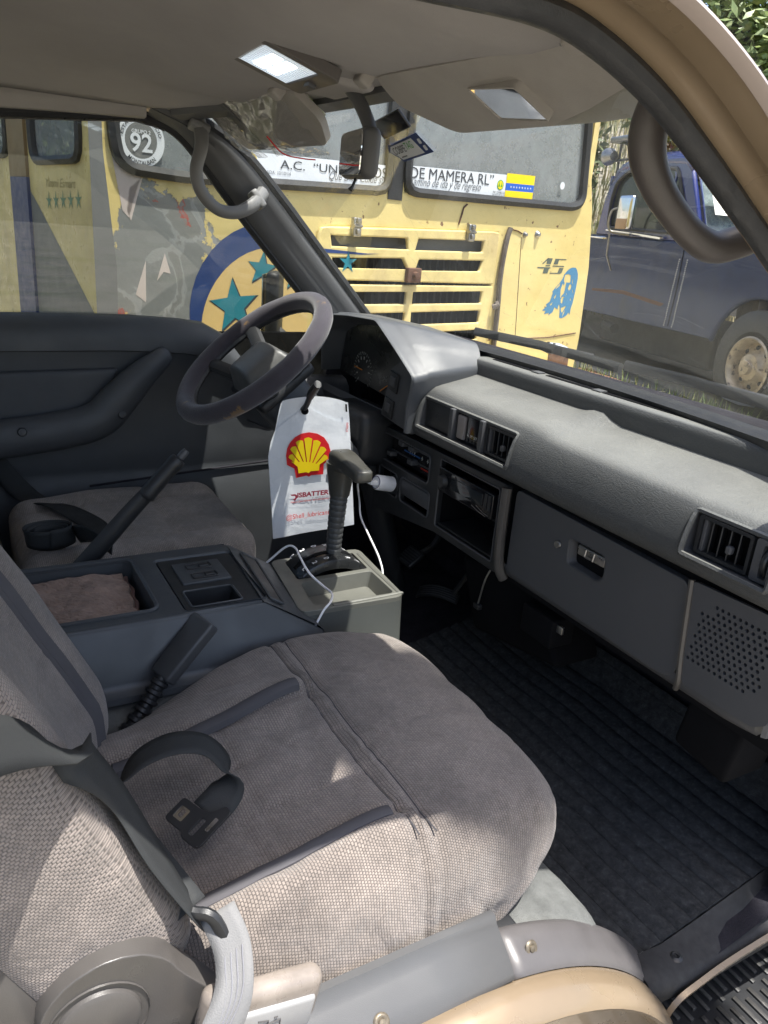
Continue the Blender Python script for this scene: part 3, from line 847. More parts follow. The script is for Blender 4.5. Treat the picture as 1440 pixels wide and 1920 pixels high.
holes = [[(765, 610), (840, 590), (905, 625), (915, 790), (860, 795), (812, 790), (802, 930), (785, 1040), (740, 1095), (722, 1160), (702, 1130), (692, 960), (725, 810), (760, 850), (775, 800), (752, 770), (747, 690)],
         [(900, 840), (930, 825), (955, 870), (940, 940), (905, 985), (875, 930)], [(752, 1388), (880, 1340), (800, 1510), (765, 1470)], [(868, 1420), (850, 1520), (812, 1615), (822, 1520)],
         [(555, 950), (600, 880), (670, 800), (655, 870), (580, 940)], [(952, 690), (965, 800), (985, 840), (972, 740)], [(980, 930), (1000, 1010), (1030, 1058), (1008, 980)], [(545, 1140), (600, 1060), (590, 1120), (570, 1180)], [(470, 1300), (530, 1250), (510, 1320), (480, 1330)], [(720, 1190), (760, 1120), (820, 1135), (780, 1160), (775, 1290), (735, 1270)], [(1030, 670), (1050, 700), (1040, 690)], [(960, 1170), (985, 1160), (980, 1220), (962, 1210)], [(845, 1040), (862, 1045), (856, 1085), (846, 1075)]]
bl("face_stencil", [[zp(*p) for p in hair]] + [[zp(*p) for p in h_] for h_ in holes], 0, K['sky_blue'], .001, smooth=0)
# lower front: body crease and bumper
b = MB(); b.add(xf(sbox((1.28, .06, .13), .03, (8, 1, 1), 3), Matrix.Translation((1.26, -.07, .33))))
raw("bumper", b.v, b.f, K['busy'], bus, BM)
b = MB(); b.add(tube([(1.95, -.001, .625), (2.3, -.002, .627), (2.53, -.001, .645)], .003, 5)); b.add(tube([(2.0, -.001, 1.10), (2.05, -.001, .64)], .0015, 4)); b.add(box(2.33, 2.50, -.004, .01, .47, .56)); raw("panel_seam", b.v, b.f, K['rust'], bus, BM)
# left flank of the bus (faces the near side): flank panel, blue post, windows
FW = [rpoly([(.10, 1.222), (.585, 1.218), (.60, 1.85), (.105, 1.85)], .06), rpoly([(.90, 1.245), (2.2, 1.245), (2.2, 1.85), (.90, 1.85)], .06)]
def fl(name, loops, th, m, x=0.0, smooth=40):
    vf = plate(loops, th)
    return raw(name, [(-x - p[2] * 1.0, p[0], p[1]) for p in vf[0]], vf[1], m, bus, BM, smooth)
fl("flank_panel", [[(0, -.25), (7.5, -.25), (7.5, 2.35), (0, 2.35)]] + FW, .03, K['busy'])
fl("flank_grey", [[(.02, .2), (.70, .2), (.66, 1.12), (.59, 1.08), (.02, .73)]], 0, K['grey'], .0008, 0)
fl("blue_post", [[(.665, -.2), (.88, -.2), (.87, 1.165), (.66, 1.165)]], .012, K['blue'], .012)
fl("brown_post", [[(.66, 1.166), (.87, 1.166), (.87, 2.3), (.66, 2.3)]], .012, mat("brown_post", (.20, .13, .06), .5), .012)
for W in FW:
    raw("window_rubber", *tube([V((-.004, p[0], p[1])) for p in W], .016, 6, True, up=(1, 0, 0)), K['rubber'], bus, BM)
    fl("window_pane", [W], .004, K['busglass'], -.006)
K['fteal'] = flat("faded_teal", (.14, .26, .16), .5)
for i in range(5): fl("small_star", [star(.15 + .075 * i, 1.10 - .003 * i, .034, 90, .3)], 0, K['fteal'], .0009, 0)
fm = BM @ fr((-.001, .47, 1.135), (0, -1, 0), (0, 0, 1))
text("Yimmi Esmart", .30, fm, flat("faded_script", (.34, .29, .10), .5), bus, shear=.3, h=.028)
b = MB(); b.add(box(.05, 2.50, 2.4, 7.4, -.2, .9)); b.add(box(2.46, 2.50, .03, 7.4, -.2, 2.35)); b.add(box(.0, 2.5, 7.4, 7.45, -.2, 2.35)); b.add(box(0, 2.3, 0, 7.45, 2.33, 2.40))
raw("body_shell", b.v, b.f, K['busy'], bus, BM)
for yy in (1.5, 5.8):
    raw("wheel", *xf(lathe([(0, 0), (.2, .0), (.24, .04), (.45, .03), (.48, 0), (.48, -.25), (0, -.25)], 24), fr((-.02 + .08, yy, -.02), (0, -1, 0), (0, 0, 1))), K['rubber'], bus, BM)

# ================================================================ TRUCK
TF = V((.97041682, -.2414357, 0)); TN = V((-.2414357, -.97041682, 0))
TO = V((-2.58584418, 5.45124211, 0))
TM = Matrix(((TF.x, -TN.x, 0, TO.x), (TF.y, -TN.y, 0, TO.y), (0, 0, 1, 0), (0, 0, 0, 1)))     # local: x forward, y away, z up
trk = thing("pickup_truck", (TO.x, TO.y, gz(TO.x, TO.y)), "old dark blue pickup truck with tan wheel rim, right of the bus", "truck")
K['tblue'] = mat("truck_blue", (.012, .022, .13), .2, var=.2, vs=3, coat=.6, col2=(.02, .03, .12), mixs=5, mixlo=.55, mixhi=.75)
K['tdark'] = mat("truck_lower_paint", (.012, .028, .088), .42, spec=.3, var=.3, vs=3, coat=.08, col2=(.016, .024, .05), mixs=3, mixlo=.5, mixhi=.7)
K['tglass'] = glass("truck_glass", (.45, .52, .52), dirt_sheen=.06, dcol=(.4, .5, .5))
def tk(name, vf, m, parent=None, smooth=40): return raw(name, vf[0], vf[1], m, parent or trk, TM, smooth)
def tp(loops, th, y=0.0):   # plate on the truck flank: (a,z), front towards viewer
    vf = plate(loops, th); return [(p[0], y - p[2], p[1]) for p in vf[0]], vf[1]
side = [(-2.72, .42), (-.52, .43)] + [(.50 * math.cos(R(180 - 12 * i)), .30 + .50 * math.sin(R(180 - 12 * i))) for i in range(1, 15)] + [(.52, .44), (1.3, .46), (1.32, 1.02), (.0, 1.12), (-.85, 1.17), (-2.72, 1.19)]
o = tk("body_side", tp([side], .05), K['tdark']); bevel(o, .02, 3)
# crowned shoulder, hood and far side
b = MB()
b.add(grid([[(x, y, zf) for (y, zf) in ((0.01, zz), (.05, zz + .03), (.4, zz + .07), (1.0, zz + .08), (1.6, zz + .07), (1.9, zz))] for (x, zz) in ((-.85, 1.165), (-.3, 1.14), (.4, 1.08), (1.3, 1.01))]))
b.add(box(1.28, 1.33, 0.02, 1.9, .45, 1.0)); b.add(box(-2.7, 1.3, 1.86, 1.9, .45, 1.15))
tk("hood", (b.v, b.f), K['tblue'])
cabo = [(-2.64, 1.19), (-.88, 1.17), (-.93, 1.275), (-1.235, 1.80), (-1.30, 1.86), (-2.22, 1.88), (-2.42, 1.80), (-2.56, 1.55)]
win = rpoly([(-2.42, 1.262), (-1.075, 1.235), (-1.165, 1.40), (-1.40, 1.775), (-2.17, 1.785), (-2.38, 1.68), (-2.43, 1.5)], .06)
o = tk("cab_frame", tp([cabo, win], .05, .015), K['tblue']); bevel(o, .015, 2)
tk("window_seal", tube([V((p[0], .012, p[1])) for p in win], .018, 6, True, up=(0, 1, 0)), K['rubber'])
tk("door_glass", tp([win], .004, .04), K['tglass'])
tk("vent_bar", sweep([(-1.42, .012, 1.775), (-1.40, .012, 1.70), (-1.435, .012, 1.52), (-1.36, .012, 1.245)], [(-.012, -.008), (.012, -.008), (.012, .008), (-.012, .008)], (0, 1, 0)), K['tblue'])
rf = [[(x, y, z) for (y, z) in ((.01, zz - .06), (.03, zz), (.12, zz + .045), (.6, zz + .075), (1.3, zz + .075), (1.78, zz + .045), (1.87, zz), (1.89, zz - .06))] for (x, zz) in ((-2.50, 1.72), (-2.36, 1.845), (-2.15, 1.885), (-1.6, 1.885), (-1.30, 1.865), (-1.20, 1.80))]
o = tk("roof", grid(rf), K['tblue']); solid(o, .02)
b = MB(); b.add(box(-2.58, -2.54, .05, 1.85, 1.17, 1.75)); b.add(box(-2.6, -.9, 1.84, 1.87, 1.17, 1.30)); tk("cab_rear", (b.v, b.f), K['tblue'])
b = MB(); b.add(xf(sbox((.12, .28, .35), .06), Matrix.Translation((-2.2, .5, 1.25)))); b.add(box(-1.3, -.9, .06, 1.84, 1.02, 1.22)); tk("cab_inside", (b.v, b.f), K['busdark'])
# windscreen
wv = [V((-.915, .05, 1.262)), V((-.915, 1.85, 1.262)), V((-1.235, 1.80, 1.80)), V((-1.235, .08, 1.80))]
wv[0].x += .02; wv[3].x += .02
tk("windscreen", ([tuple(p) for p in wv], [(0, 1, 2, 3)]), glass("truck_windscreen", (.62, .74, .74), dirt_sheen=.30, dcol=(.50, .62, .62)))
tk("windscreen_seal", tube([p + V((.006, 0, 0)) for p in wv], .02, 6, True), K['chrome'])
wM = TM @ fr((-.955, .10, 1.50), (.0, 1, 0), (-.51, 0, .86)) @ Matrix.Translation((0, 0, .01))
st = plate([[(0, -.12), (.46, -.12), (.46, .10), (0, .10)]], 0)
raw("windscreen_sticker", [wM @ V(p) for p in st[0]], st[1], flat("sticker_paper", (.78, .78, .72)), trk, None, 0)
for (tx, w_, dx, dz, h_) in (("CLUB SOC", .34, .05, .055, .034), ("VENEZUELA", .36, .05, .008, .034), ("1123", .24, .11, -.05, .045), ("MOLINA", .26, .10, -.098, .036)):
    text(tx, w_, wM @ Matrix.Translation((dx, dz, .002)), K['ink'], trk, bold=.04, h=h_)
# chrome strips, handle, stripes
b = MB(); b.add(tube([(-2.40, -.005, 1.235), (-1.9, -.008, 1.215), (-1.40, -.005, 1.19)], .012, 6)); b.add(tube([(-1.75, -.012, 1.205), (-1.42, -.012, 1.188)], .017, 6)); tk("chrome_strip", (b.v, b.f), K['chrome'])
b = MB(); b.add(tube(catmull([(-2.69, -.005, 1.165), (-2.64, -.035, 1.163), (-2.40, -.035, 1.157), (-2.36, -.005, 1.155)], 4), .013, 6)); tk("door_handle", (b.v, b.f), K['chrome'])
K['chalk'] = mat("chalky_stripe", (.6, .6, .58), .8, var=.5, vs=60)
for a0, a1 in ((-1.105, -1.146), (-.992, -1.022)):
    rnd = random.Random(int(-a0 * 100)); b = MB()
    for i in range(34):
        z = 1.03 - i * .0172; a = a0 + (a1 - a0) * i / 33 + rnd.gauss(0, .002)
        b.add(box(a - .008, a + .008, -.003, .002, z - .0065 - rnd.random() * .001, z))
    tk("chalk_stripe", (b.v, b.f), K['chalk'])
tk("door_seam", tube([(-1.07, -.001, 1.15), (-1.06, -.001, .8), (-1.085, -.001, .46)], .005, 4), K['dark'])
tk("rust_streak", tp([[(-2.5, .66), (-1.9, .69), (-1.2, .64), (-1.25, .61), (-1.9, .655), (-2.5, .635)]], 0, -.001), K['rust'], smooth=0)
# wing mirror on its frame
b = MB(); b.add(tube(catmull([(-1.96, -.01, 1.20), (-2.09, -.12, 1.215), (-2.115, -.16, 1.28), (-2.08, -.17, 1.40), (-1.98, -.17, 1.43)], 5), .011, 6)); b.add(tube([(-2.10, -.14, 1.20), (-2.12, -.12, 1.0), (-2.16, -.02, .86)], .010, 6)); tk("mirror_arm", (b.v, b.f), K['steel'])
o = tk("mirror_head", xf(sbox((.12, .035, .15), .03, (1, 1, 1), 3), Matrix.Translation((-1.80, -.18, 1.39))), K['chrome'])
tk("mirror_amber", xf(sbox((.085, .006, .045), .004), Matrix.Translation((-1.80, -.218, 1.29))), mat("tan_plastic", (.45, .28, .14), .5), o)
# wheel
whl = tk("wheel", xf(lathe([(.20, -.14), (.24, .0), (.27, .03), (.40, .025), (.43, 0), (.43, -.25), (.2, -.25)], 36), fr((.03, .02, .295), (1, 0, 0), (0, 0, 1))), K['rubber'])
K['rim'] = mat("tan_wheel_rim", (.44, .36, .26), .4, metal=.4, var=.4, vs=14, col2=(.10, .08, .07), mixs=18, mixlo=.55, mixhi=.65)
tk("rim", xf(lathe([(.235, .035), (.222, .045), (.205, .03), (.19, -.03), (.185, -.05), (.12, -.02), (.10, .02), (.06, .03), (.055, .06), (0, .065)], 36), fr((.03, .015, .295), (1, 0, 0), (0, 0, 1))), K['rim'], whl)
for i in range(8): tk("rim_hole", xf(lathe([(0, .004), (.018, .003), (.02, -.01)], 10), fr((.03 + .150 * math.cos(i * .785), .017, .295 + .150 * math.sin(i * .785)), (1, 0, 0), (0, 0, 1)) @ Matrix.Translation((0, 0, -.028))), K['dark'], whl)
b = MB(); b.add(xf(sbox((.95, .25, .15), .04), Matrix.Translation((-1.7, .5, .27)))); b.add(box(-2.7, 1.3, .3, 1.6, .25, .42)); b.add(tube([(-2.3, .1, .32), (-2.1, .1, .30)], .05, 8)); tk("chassis", (b.v, b.f), K['busdark'])
tk("wheel", xf(lathe([(0, .02), (.25, .03), (.40, .025), (.43, 0), (.43, -.25), (0, -.25)], 30), fr((.03, 1.86, .295), (1, 0, 0), (0, 0, 1))), K['rubber'])
tk("bed", xf(sbox((1.2, .93, .28), .04), Matrix.Translation((-3.95, .95, .87))), K['tdark'])
tk("wheel", xf(lathe([(0, .0), (.2, .0), (.25, .03), (.40, .025), (.43, 0), (.43, -.25), (0, -.25)], 30), fr((-3.4, .0, .295), (1, 0, 0), (0, 0, 1))), K['rubber'])
# light bar on the cab roof and spot lamps behind it
b = MB(); b.add(xf(sbox((.62, .10, .03), .02, k=3), Matrix.Translation((-2.72, .5, 2.17)))); tk("roof_rack", (b.v, b.f), K['steel'])
b = MB()
for x in (-3.25, -2.30): b.add(tube([(x, .5, 1.20 if x < -2.6 else 1.86), (x, .5, 2.16)], .014, 6))
b.add(tube([(-3.3, .45, 1.96), (-2.2, .45, 1.97)], .012, 6)); tk("rack_post", (b.v, b.f), K['rubber'])
sp_ = tk("spot_lamp", xf(lathe([(0, -.12), (.05, -.11), (.085, -.03), (.09, .02), (.08, .03), (0, .02)], 16), fr((-3.30, .4, 2.0), (0, 0, 1), (0, 1, 0))), K['steel'])

# ================================================================ THE VAN'S SHELL
van = thing("van", (0, 0, -.62), "gold van cab seen through its open passenger doorway, grey lining and carpet", "van")


def zc(y): return 1.385 - .05 * sstep(.05, .70, y) - .012 * sstep(.36, .44, y) * 1.0


def yf(x): return .70 - .20 * (abs(x) / .75) ** 3


def roofz(x, y):
    e = 1.308 if x < 0 else 1.247
    n_ = .70 if x < 0 else .765
    z = zc(y) - (zc(y) - e) * min(1, abs(x) / n_) ** 3.2
    z -= .010 * sstep(.38, .42, y) * sstep(-.50, -.42, x) * (1 - sstep(.44, .54, x))     # shallow raised moulding above the front seats
    return z


rows = []
for i in range(46):
    t = i / 45; row = []
    for j in range(49):
        x = -.705 + 1.465 * j / 48
        y = -.9 + (yf(x) + .9) * t
        row.append((x, y, roofz(x, y) + .0015 * noise.noise(V((x * 6, y * 6, 0)))))
    rows.append(row)
o = raw("roof_lining", *grid(rows), K['head'], van, smooth=60)
solid(o, .012, 1.0)
rows = []
for y in (-1.0, -.3, .2, .5, .62, .72):
    rows.append([(x, y - (.36 if x > 0 else .14) * (abs(x) / .8) ** 3 * sstep(.3, .72, y), 1.435 - .05 * sstep(.1, .72, y) - (.105 if x > 0 else .085) * (abs(x) / .79) ** 3.5) for x in [-.83 + 1.62 * k / 14 for k in range(15)]])
raw("roof_skin", *grid(rows), K['gold'], van)
# header moulding over the windscreen
hp = [(x, yf(x) + .005, roofz(x, yf(x)) - .004 + .016 * sstep(.15, .42, x)) for x in [-.70 + 1.44 * k / 24 for k in range(25)]]
raw("header_moulding", *sweep(hp, [(-.006, -.012), (.026, -.012), (.034, .004), (.026, .02), (-.006, .02)], (0, .25, 1)), K['trim'], van)
# windscreen: bowed sheet
def wy(x, z): return 1.155 - (z - .835) * .955 - .085 * (x / .74) ** 2
rows = [[(x, wy(x, z), z) for x in [-.755 + 1.51 * k / 16 for k in range(17)]] for z in [.825 + .5 * i / 8 for i in range(9)]]
raw("windscreen", *grid(rows), K['wind'], van)
e = [V((x, wy(x, .832) - .006, .836)) for x in [-.76 + 1.52 * k / 20 for k in range(21)]]
raw("windscreen_seal", *sweep(e, [(-.012, -.006), (.016, -.010), (.016, .008), (-.006, .013)], (0, -.3, 1)), K['rubber'], van)
# left roof rail trim, door frame and windscreen pillar
raw("roof_rail_trim", *sweep([(-.735, -.6, 1.282), (-.735, -.1, 1.286), (-.733, .166, 1.292), (-.728, .33, 1.302), (-.722, .468, 1.309)], [(-.02, -.022), (.012, -.020), (.020, -.008), (.022, .012), (.014, .024), (-.02, .026)], (0, 0, 1)), K['visor'], van)
wsd = catmull([(-.705, .475, 1.322), (-.715, .60, 1.290), (-.72, .70, 1.235), (-.725, .80, 1.142), (-.735, .915, 1.025), (-.74, 1.065, .868), (-.745, 1.12, .81)], 5)
wnd = catmull([(-.735, .475, 1.298), (-.742, .545, 1.268), (-.746, .60, 1.218), (-.748, .675, 1.132), (-.750, .78, 1.018), (-.752, .915, .875), (-.752, .97, .81)], 5)
rows = []
for a, b_ in zip(wsd, wnd):
    m_ = []
    for (t, h) in ((0, 0), (.07, .016), (.2, .022), (.40, .026), (.52, .021), (.60, .024), (.80, .018), (.93, .012), (1, -.002)):
        p = a.lerp(b_, t); m_.append((p.x + h, p.y, p.z))
    rows.append(m_)
o = raw("pillar_trim", *grid(rows), K['trim'], van, smooth=50)
raw("pillar_seal", *tube([p + V((.008, .006, .004)) for p in wsd], .012, 7), K['rubber'], van)
# doorway on the near side: rubber seal, painted flange, drip rail
path = catmull([(-.9, 1.222), (-.3, 1.234), (0, 1.238), (.18, 1.241), (.30, 1.243), (.40, 1.247), (.46, 1.238), (.53, 1.211), (.60, 1.171), (.669, 1.128), (.731, 1.092), (.85, 1.018), (1.0, .90), (1.1, .80)] and [(0, y, z) for (y, z) in ((-.9, 1.222), (-.3, 1.234), (0, 1.238), (.18, 1.241), (.30, 1.243), (.40, 1.245), (.46, 1.234), (.53, 1.207), (.60, 1.169), (.669, 1.128), (.731, 1.090), (.85, 1.014), (1.0, .90), (1.1, .80))], 6)


_t = [path[min(i + 1, len(path) - 1)] - path[max(0, i - 1)] for i in range(len(path))]
path = [p + V((0, -abs(t_.z), abs(t_.y))).normalized() * .010 * (1 if t_.z > 0 else 1) if t_.z > 0 else p + V((0, abs(t_.z), abs(t_.y))).normalized() * .010 for p, t_ in zip(path, _t)]


def rim_rows(sec):
    rows = []
    for i, p in enumerate(path):
        a = path[max(0, i - 1)]; b_ = path[min(len(path) - 1, i + 1)]
        t = (b_ - a).normalized(); nrm = V((0, -t.z, t.y))
        if nrm.z < 0: nrm = -nrm
        rows.append([V((x, p.y, p.z)) + nrm * n_ for (n_, x) in sec])
    return rows


raw("door_seal", *tube([V((.762, p.y, p.z)) for p in path], .0115, 9), K['rubber'], van)
raw("door_frame", *grid(rim_rows([(.0, .742), (.007, .766), (.009, .773), (.0115, .781), (.0140, .785), (.0150, .792), (.0140, .799), (.0105, .804), (.0105, .814), (.0128, .823), (.0138, .830)])), K['gold'], van, smooth=30)
raw("drip_rail", *grid(rim_rows([(.0136, .8305), (.0150, .838), (.0175, .843), (.0205, .8415), (.0225, .836), (.0235, .80)])), K['goldp'], van, smooth=45)
rows = []
for p, q in zip([p for p in path if p.y > .42], range(99)):
    z = p.z; xw = .745
    rows.append([(.757, p.y, z - .004), (.75, p.y + .03, z + .01), (.742, max(p.y + .06, min(wy(.74, z + .03), p.y + .12)), z + .03)])
raw("pillar_trim", *grid(rows), K['trim'], van)
# floor, toe board, engine cover, wheel housing under the near seat
K['undseal'] = mat("underbody", (.03, .03, .03), .8)


def floorz(y): return .068 + .22 * max(0, y - .85)


rows = [[(x, y, floorz(y) - .012) for x in (-.76, -.3, 0, .3, .6, .795)] for y in (-1.0, 0, .6, .85, 1.0, 1.15, 1.27)]
raw("floor", *grid(rows), K['carpetd'], van)
rows = [[(x, y, z) for x in (-.77, -.3, 0, .3, .6, .775)] for (y, z) in ((1.25, .135), (1.285, .17), (1.275, .23), (1.20, .36), (1.13, .48), (1.10, .62))]
raw("toe_board", *grid(rows), K['carpetd'], van)
b = MB(); b.add(box(-.775, -.76, .4, 1.28, .0, .80)); b.add(box(.778, .79, 1.10, 1.28, .05, .72)); b.add(box(-.79, -.755, -1.0, .45, -.3, .3)); b.add(box(-.80, .80, 1.29, 1.31, -.3, .82)); b.add(box(-.78, .78, 1.13, 1.30, .80, .822))
raw("kick_panel", b.v, b.f, K['carpetd'], van)


def ew(x, y, z):
    return (x, y, z + (.006 * noise.noise(V((x * 9, y * 9, z * 9)))))
raw("engine_cover", *sbox((.20, .50, .24), .03, (6, 14, 4), 4, ew, (.01, .20, .094)), K['carpet'], van)


def hw(x, y, z):
    if y > .68: z -= 9 * (y - .68) ** 2
    return (x, y, z + .005 * noise.noise(V((x * 11, y * 11, z * 5))))
raw("wheel_housing", *sbox((.30, .50, .16), .05, (10, 16, 4), 4, hw, (.455, .27, .065)), K['carpet'], van)
fz = MB(); rnd = random.Random(2)
for i in range(60):
    t = rnd.random(); x = .60 + .15 * t; y = .735 + .04 * t + rnd.gauss(0, .006); z = .155 - .06 * t
    d = V((rnd.gauss(0, .012), rnd.gauss(.008, .012), rnd.gauss(.004, .006)))
    d *= .55; fz.add(tube([V((x, y, z)), V((x, y, z)) + d * .6 + V((rnd.gauss(0, .004), 0, .004)), V((x, y, z)) + d * 1.3], .0004, 3, cap=False))
for i in range(24):
    x, y, z = .765 + rnd.gauss(0, .006), .815 + rnd.gauss(0, .012), .09
    d = V((rnd.gauss(0, .014), rnd.gauss(0, .014), rnd.gauss(-.004, .010)))
    d *= .6; fz.add(tube([V((x, y, z)), V((x, y, z)) + d * .5 + V((rnd.gauss(0, .004), rnd.gauss(0, .004), .005)), V((x, y, z)) + d], .0004, 3, cap=False))
tag(fz.go("frayed_thread", K['carpet'], van, smooth=0), None, None, kind='stuff')
# sill strip, arch trim and painted wheel arch on the near side
CY, CZ = .45, -.215
def apath(r, a1, y0=-.5, n=16):
    return [V((0, y0, CZ + r)), V((0, .0, CZ + r)), V((0, .25, CZ + r))] + [V((0, CY + r * math.sin(R(a)), CZ + r * math.cos(R(a)))) for a in [a1 * i / n for i in range(n + 1)]]


def arows(sec, a0=None, a1=72, straight=True):
    out = []
    for a in ([-1e9] if False else []): pass
    ns = 22
    pts = []
    if straight:
        for y in (-.5, -.1, .15, .28): pts.append((y, None))
    for i in range(ns + 1): pts.append((None, (a0 or 0) + (a1 - (a0 or 0)) * i / ns))
    for (y, a) in pts:
        row = []
        for (r, x) in sec:
            if a is None: row.append((x, y, CZ + r))
            else: row.append((x, CY + r * math.sin(R(a)), CZ + r * math.cos(R(a))))
        out.append(row)
    return out


o = raw("sill_strip", *grid([[(x, y, z) for (x, z) in ((.722, .290), (.728, .303), (.738, .304), (.744, .294), (.752, .288), (.772, .272), (.786, .258), (.789, .250), (.78, .24))] for y in (-.5, -.2, 0, .15, .3, .42, .533)]), K['trim'], van, smooth=50)
solid(o, .004)
K['trimg'] = mat("arch_trim_plastic", (.085, .08, .08), .42, var=.15, vs=9, bump='noise', bs=900, bstr=.1, col2=(.32, .24, .14), mixs=14, mixlo=.64, mixhi=.74)
sec = [(.478, .722), (.489, .728), (.493, .738), (.489, .750), (.482, .768), (.475, .783), (.469, .787), (.462, .78)]
o = raw("arch_trim", *grid(arows(sec, 10.5, 72, False)), K['trimg'], van, smooth=50); solid(o, .004)
sec = [(.462, .778), (.469, .790), (.469, .800), (.465, .815), (.458, .826), (.455, .832), (.450, .836), (.445, .834), (.441, .826), (.436, .815), (.40, .813), (.30, .81), (.15, .80)]
o = raw("wheel_arch", *grid(arows(sec, 0, 78)), K['gold'], van, smooth=40)
K['bolt'] = mat("tarnished_screw", (.16, .135, .10), .45, metal=.5, var=.4, vs=90)
SCREW = [(0, .004), (.004, .0035), (.0045, .0015), (.007, .0025), (.009, .002), (.0105, 0)]
raw("screw", *xf(lathe(SCREW, 14), fr((.764, CY + .484 * math.sin(R(15.5)), CZ + .484 * math.cos(R(15.5))), (0, 1, -.28), (-.45, .2, .7))), K['bolt'], van)
raw("screw", *xf(lathe(SCREW, 14), fr((.776, .352, .268), (0, 1, 0), (-.6, 0, .66))), K['bolt'], van)
# scuff plate, pinch weld and step
b = MB(); rows = []
for y in (.80, .84, .88, .95, 1.05, 1.2):
    rows.append([(x, y, z + .02 * sstep(.90, .80, y)) for (x, z) in ((.742, floorz(y) + .004), (.748, floorz(y) + .014), (.775, .085), (.792, .082), (.803, .074), (.806, .05))])
o = raw("scuff_plate", *grid(rows), mat("scuff_rubber", (.020, .020, .021), .75, bump='noise', bs=700, bstr=.2, var=.3, vs=25), van, smooth=50); solid(o, .003)
raw("pinch_weld", *sweep(catmull([(.80, .835, -.10), (.808, .838, .0), (.813, .85, .055), (.812, .90, .068), (.808, 1.0, .072), (.806, 1.25, .075)], 4), [(-.003, -.008), (.003, -.008), (.004, .008), (-.004, .008)], [(0, .6, .4)] * 0 or (.25, -.35, 1)), K['gold'], van)
for (x, y) in ((.772, .887), (.764, 1.037)):
    raw("screw", *xf(lathe([(0, .001), (.003, .001), (.0035, .003), (.006, .0035), (.009, .001), (.011, 0)], 14), Matrix.Translation((x, y, .087))), K['black'], van)
b = MB(); b.add(sbox((.16, .36, .012), .006, (1, 1, 1), 2, c=(.86, 1.17, -.115)))
st_ = b.go("step_plate", K['black'], van)
b = MB()
rnd = random.Random(5)
for i in range(34):
    y = .84 + i * .02; x = .71 + (.012 if i % 2 else 0)
    while x < 1.0:
        l = .055
        b.add(sbox((l / 2, .0042, .003), .0015, k=1, c=(x + l / 2, y, -.1015))); x += l + .014
tag(b.go("step_rib", mat("worn_rubber", (.035, .034, .032), .5, var=.4, vs=30, col2=(.14, .13, .12), mixs=50, mixlo=.6, mixhi=.7), st_), None, None, kind='stuff')
b = MB(); b.add(box(.80, .815, .80, 1.6, -.5, -.16)); b.add(box(-.8, .8, 1.31, 1.33, -.5, .76)); b.add(box(.70, 1.03, 1.53, 1.56, -.5, -.16)); b.add(box(-.8, -.78, -1, 1.3, -.5, -.02)); b.add(box(-.8, .7, -1.0, 1.3, -.32, -.30))
b.go("outer_skin", K['gold'], van)
# cowl outside the glass
rows = [[(x, wy(x, .825) + d, z) for x in [-.78 + 1.56 * k / 12 for k in range(13)]] for (d, z) in ((.0, .822), (.03, .812), (.10, .80), (.14, .76), (.155, .60))]
raw("cowl", *grid(rows), K['black'], van)

# rear of the cab: side walls with their windows, back wall (behind the viewer)
b = MB()
b.add(box(-.80, -.775, -2.4, -.62, -.3, .84)); b.add(box(-.80, -.775, -2.4, -.62, 1.24, 1.40)); b.add(box(-.80, -.775, -.75, -.62, .84, 1.24)); b.add(box(-.80, -.775, -2.4, -2.3, .84, 1.24))
b.add(box(.775, .80, -2.4, -.55, -.3, .84)); b.add(box(.775, .80, -2.4, -.55, 1.22, 1.40)); b.add(box(.775, .80, -.62, -.55, .84, 1.22)); b.add(box(.775, .80, -2.4, -2.3, .84, 1.22))
b.add(box(-.80, .80, -2.42, -2.40, -.3, .62)); b.add(box(-.80, .80, -2.4, -.9, 1.375, 1.40)); b.add(box(-.80, .80, -2.4, -.98, .05, .07))
b.go("rear_wall", K['trim'], van)
# ---------------------------------------------------------------- driver's door (far side)
dd_ = thing("driver_door", (-.74, .3, .2), "closed far-side door with dark vinyl trim below its wide side window", "van door")
SILL = [(-.6, .842), (.40, .844), (.58, .834), (.645, .808), (.69, .765), (.73, .715), (.80, .69), (1.05, .68)]
def sillz(y):
    for (a, za), (b_, zb) in zip(SILL, SILL[1:]):
        if y <= b_: return za + (zb - za) * sstep(a, b_, y) if a > .4 else za + (zb - za) * (y - a) / (b_ - a)
    return SILL[-1][1]
top = [V((-.752, p.y, p.z)) for p in wnd[:-3]]
gp = [(-.6, 1.262), (0, 1.264), (.166, 1.268), (.33, 1.282), (.455, 1.296)] + [(p.y, p.z) for p in top[1:]] + [(.98, .66)] + [(y, sillz(y) - .03) for y in (.80, .74, .70, .66, .60, .5, .2, -.6)]
vf = plate([gp], .004)
raw("window_glass", [(-.756 - p[2], p[0], p[1]) for p in vf[0]], vf[1], K['sideglass'], dd_, smooth=0)
fp = [V((-.75, -.6, 1.262)), V((-.75, 0, 1.264)), V((-.75, .166, 1.266)), V((-.749, .33, 1.282)), V((-.748, .455, 1.295))] + [p + V((0, .003, .001)) for p in top[2:]]
raw("window_frame", *tube(fp, .013, 7), K['rubber'], dd_)
raw("window_chrome", *tube([p + V((.008, -.004, -.014)) for p in fp[:7]], .0025, 4), K['steel'], dd_)
rows = []
ys = [-.6 + .06 * i for i in range(28)]
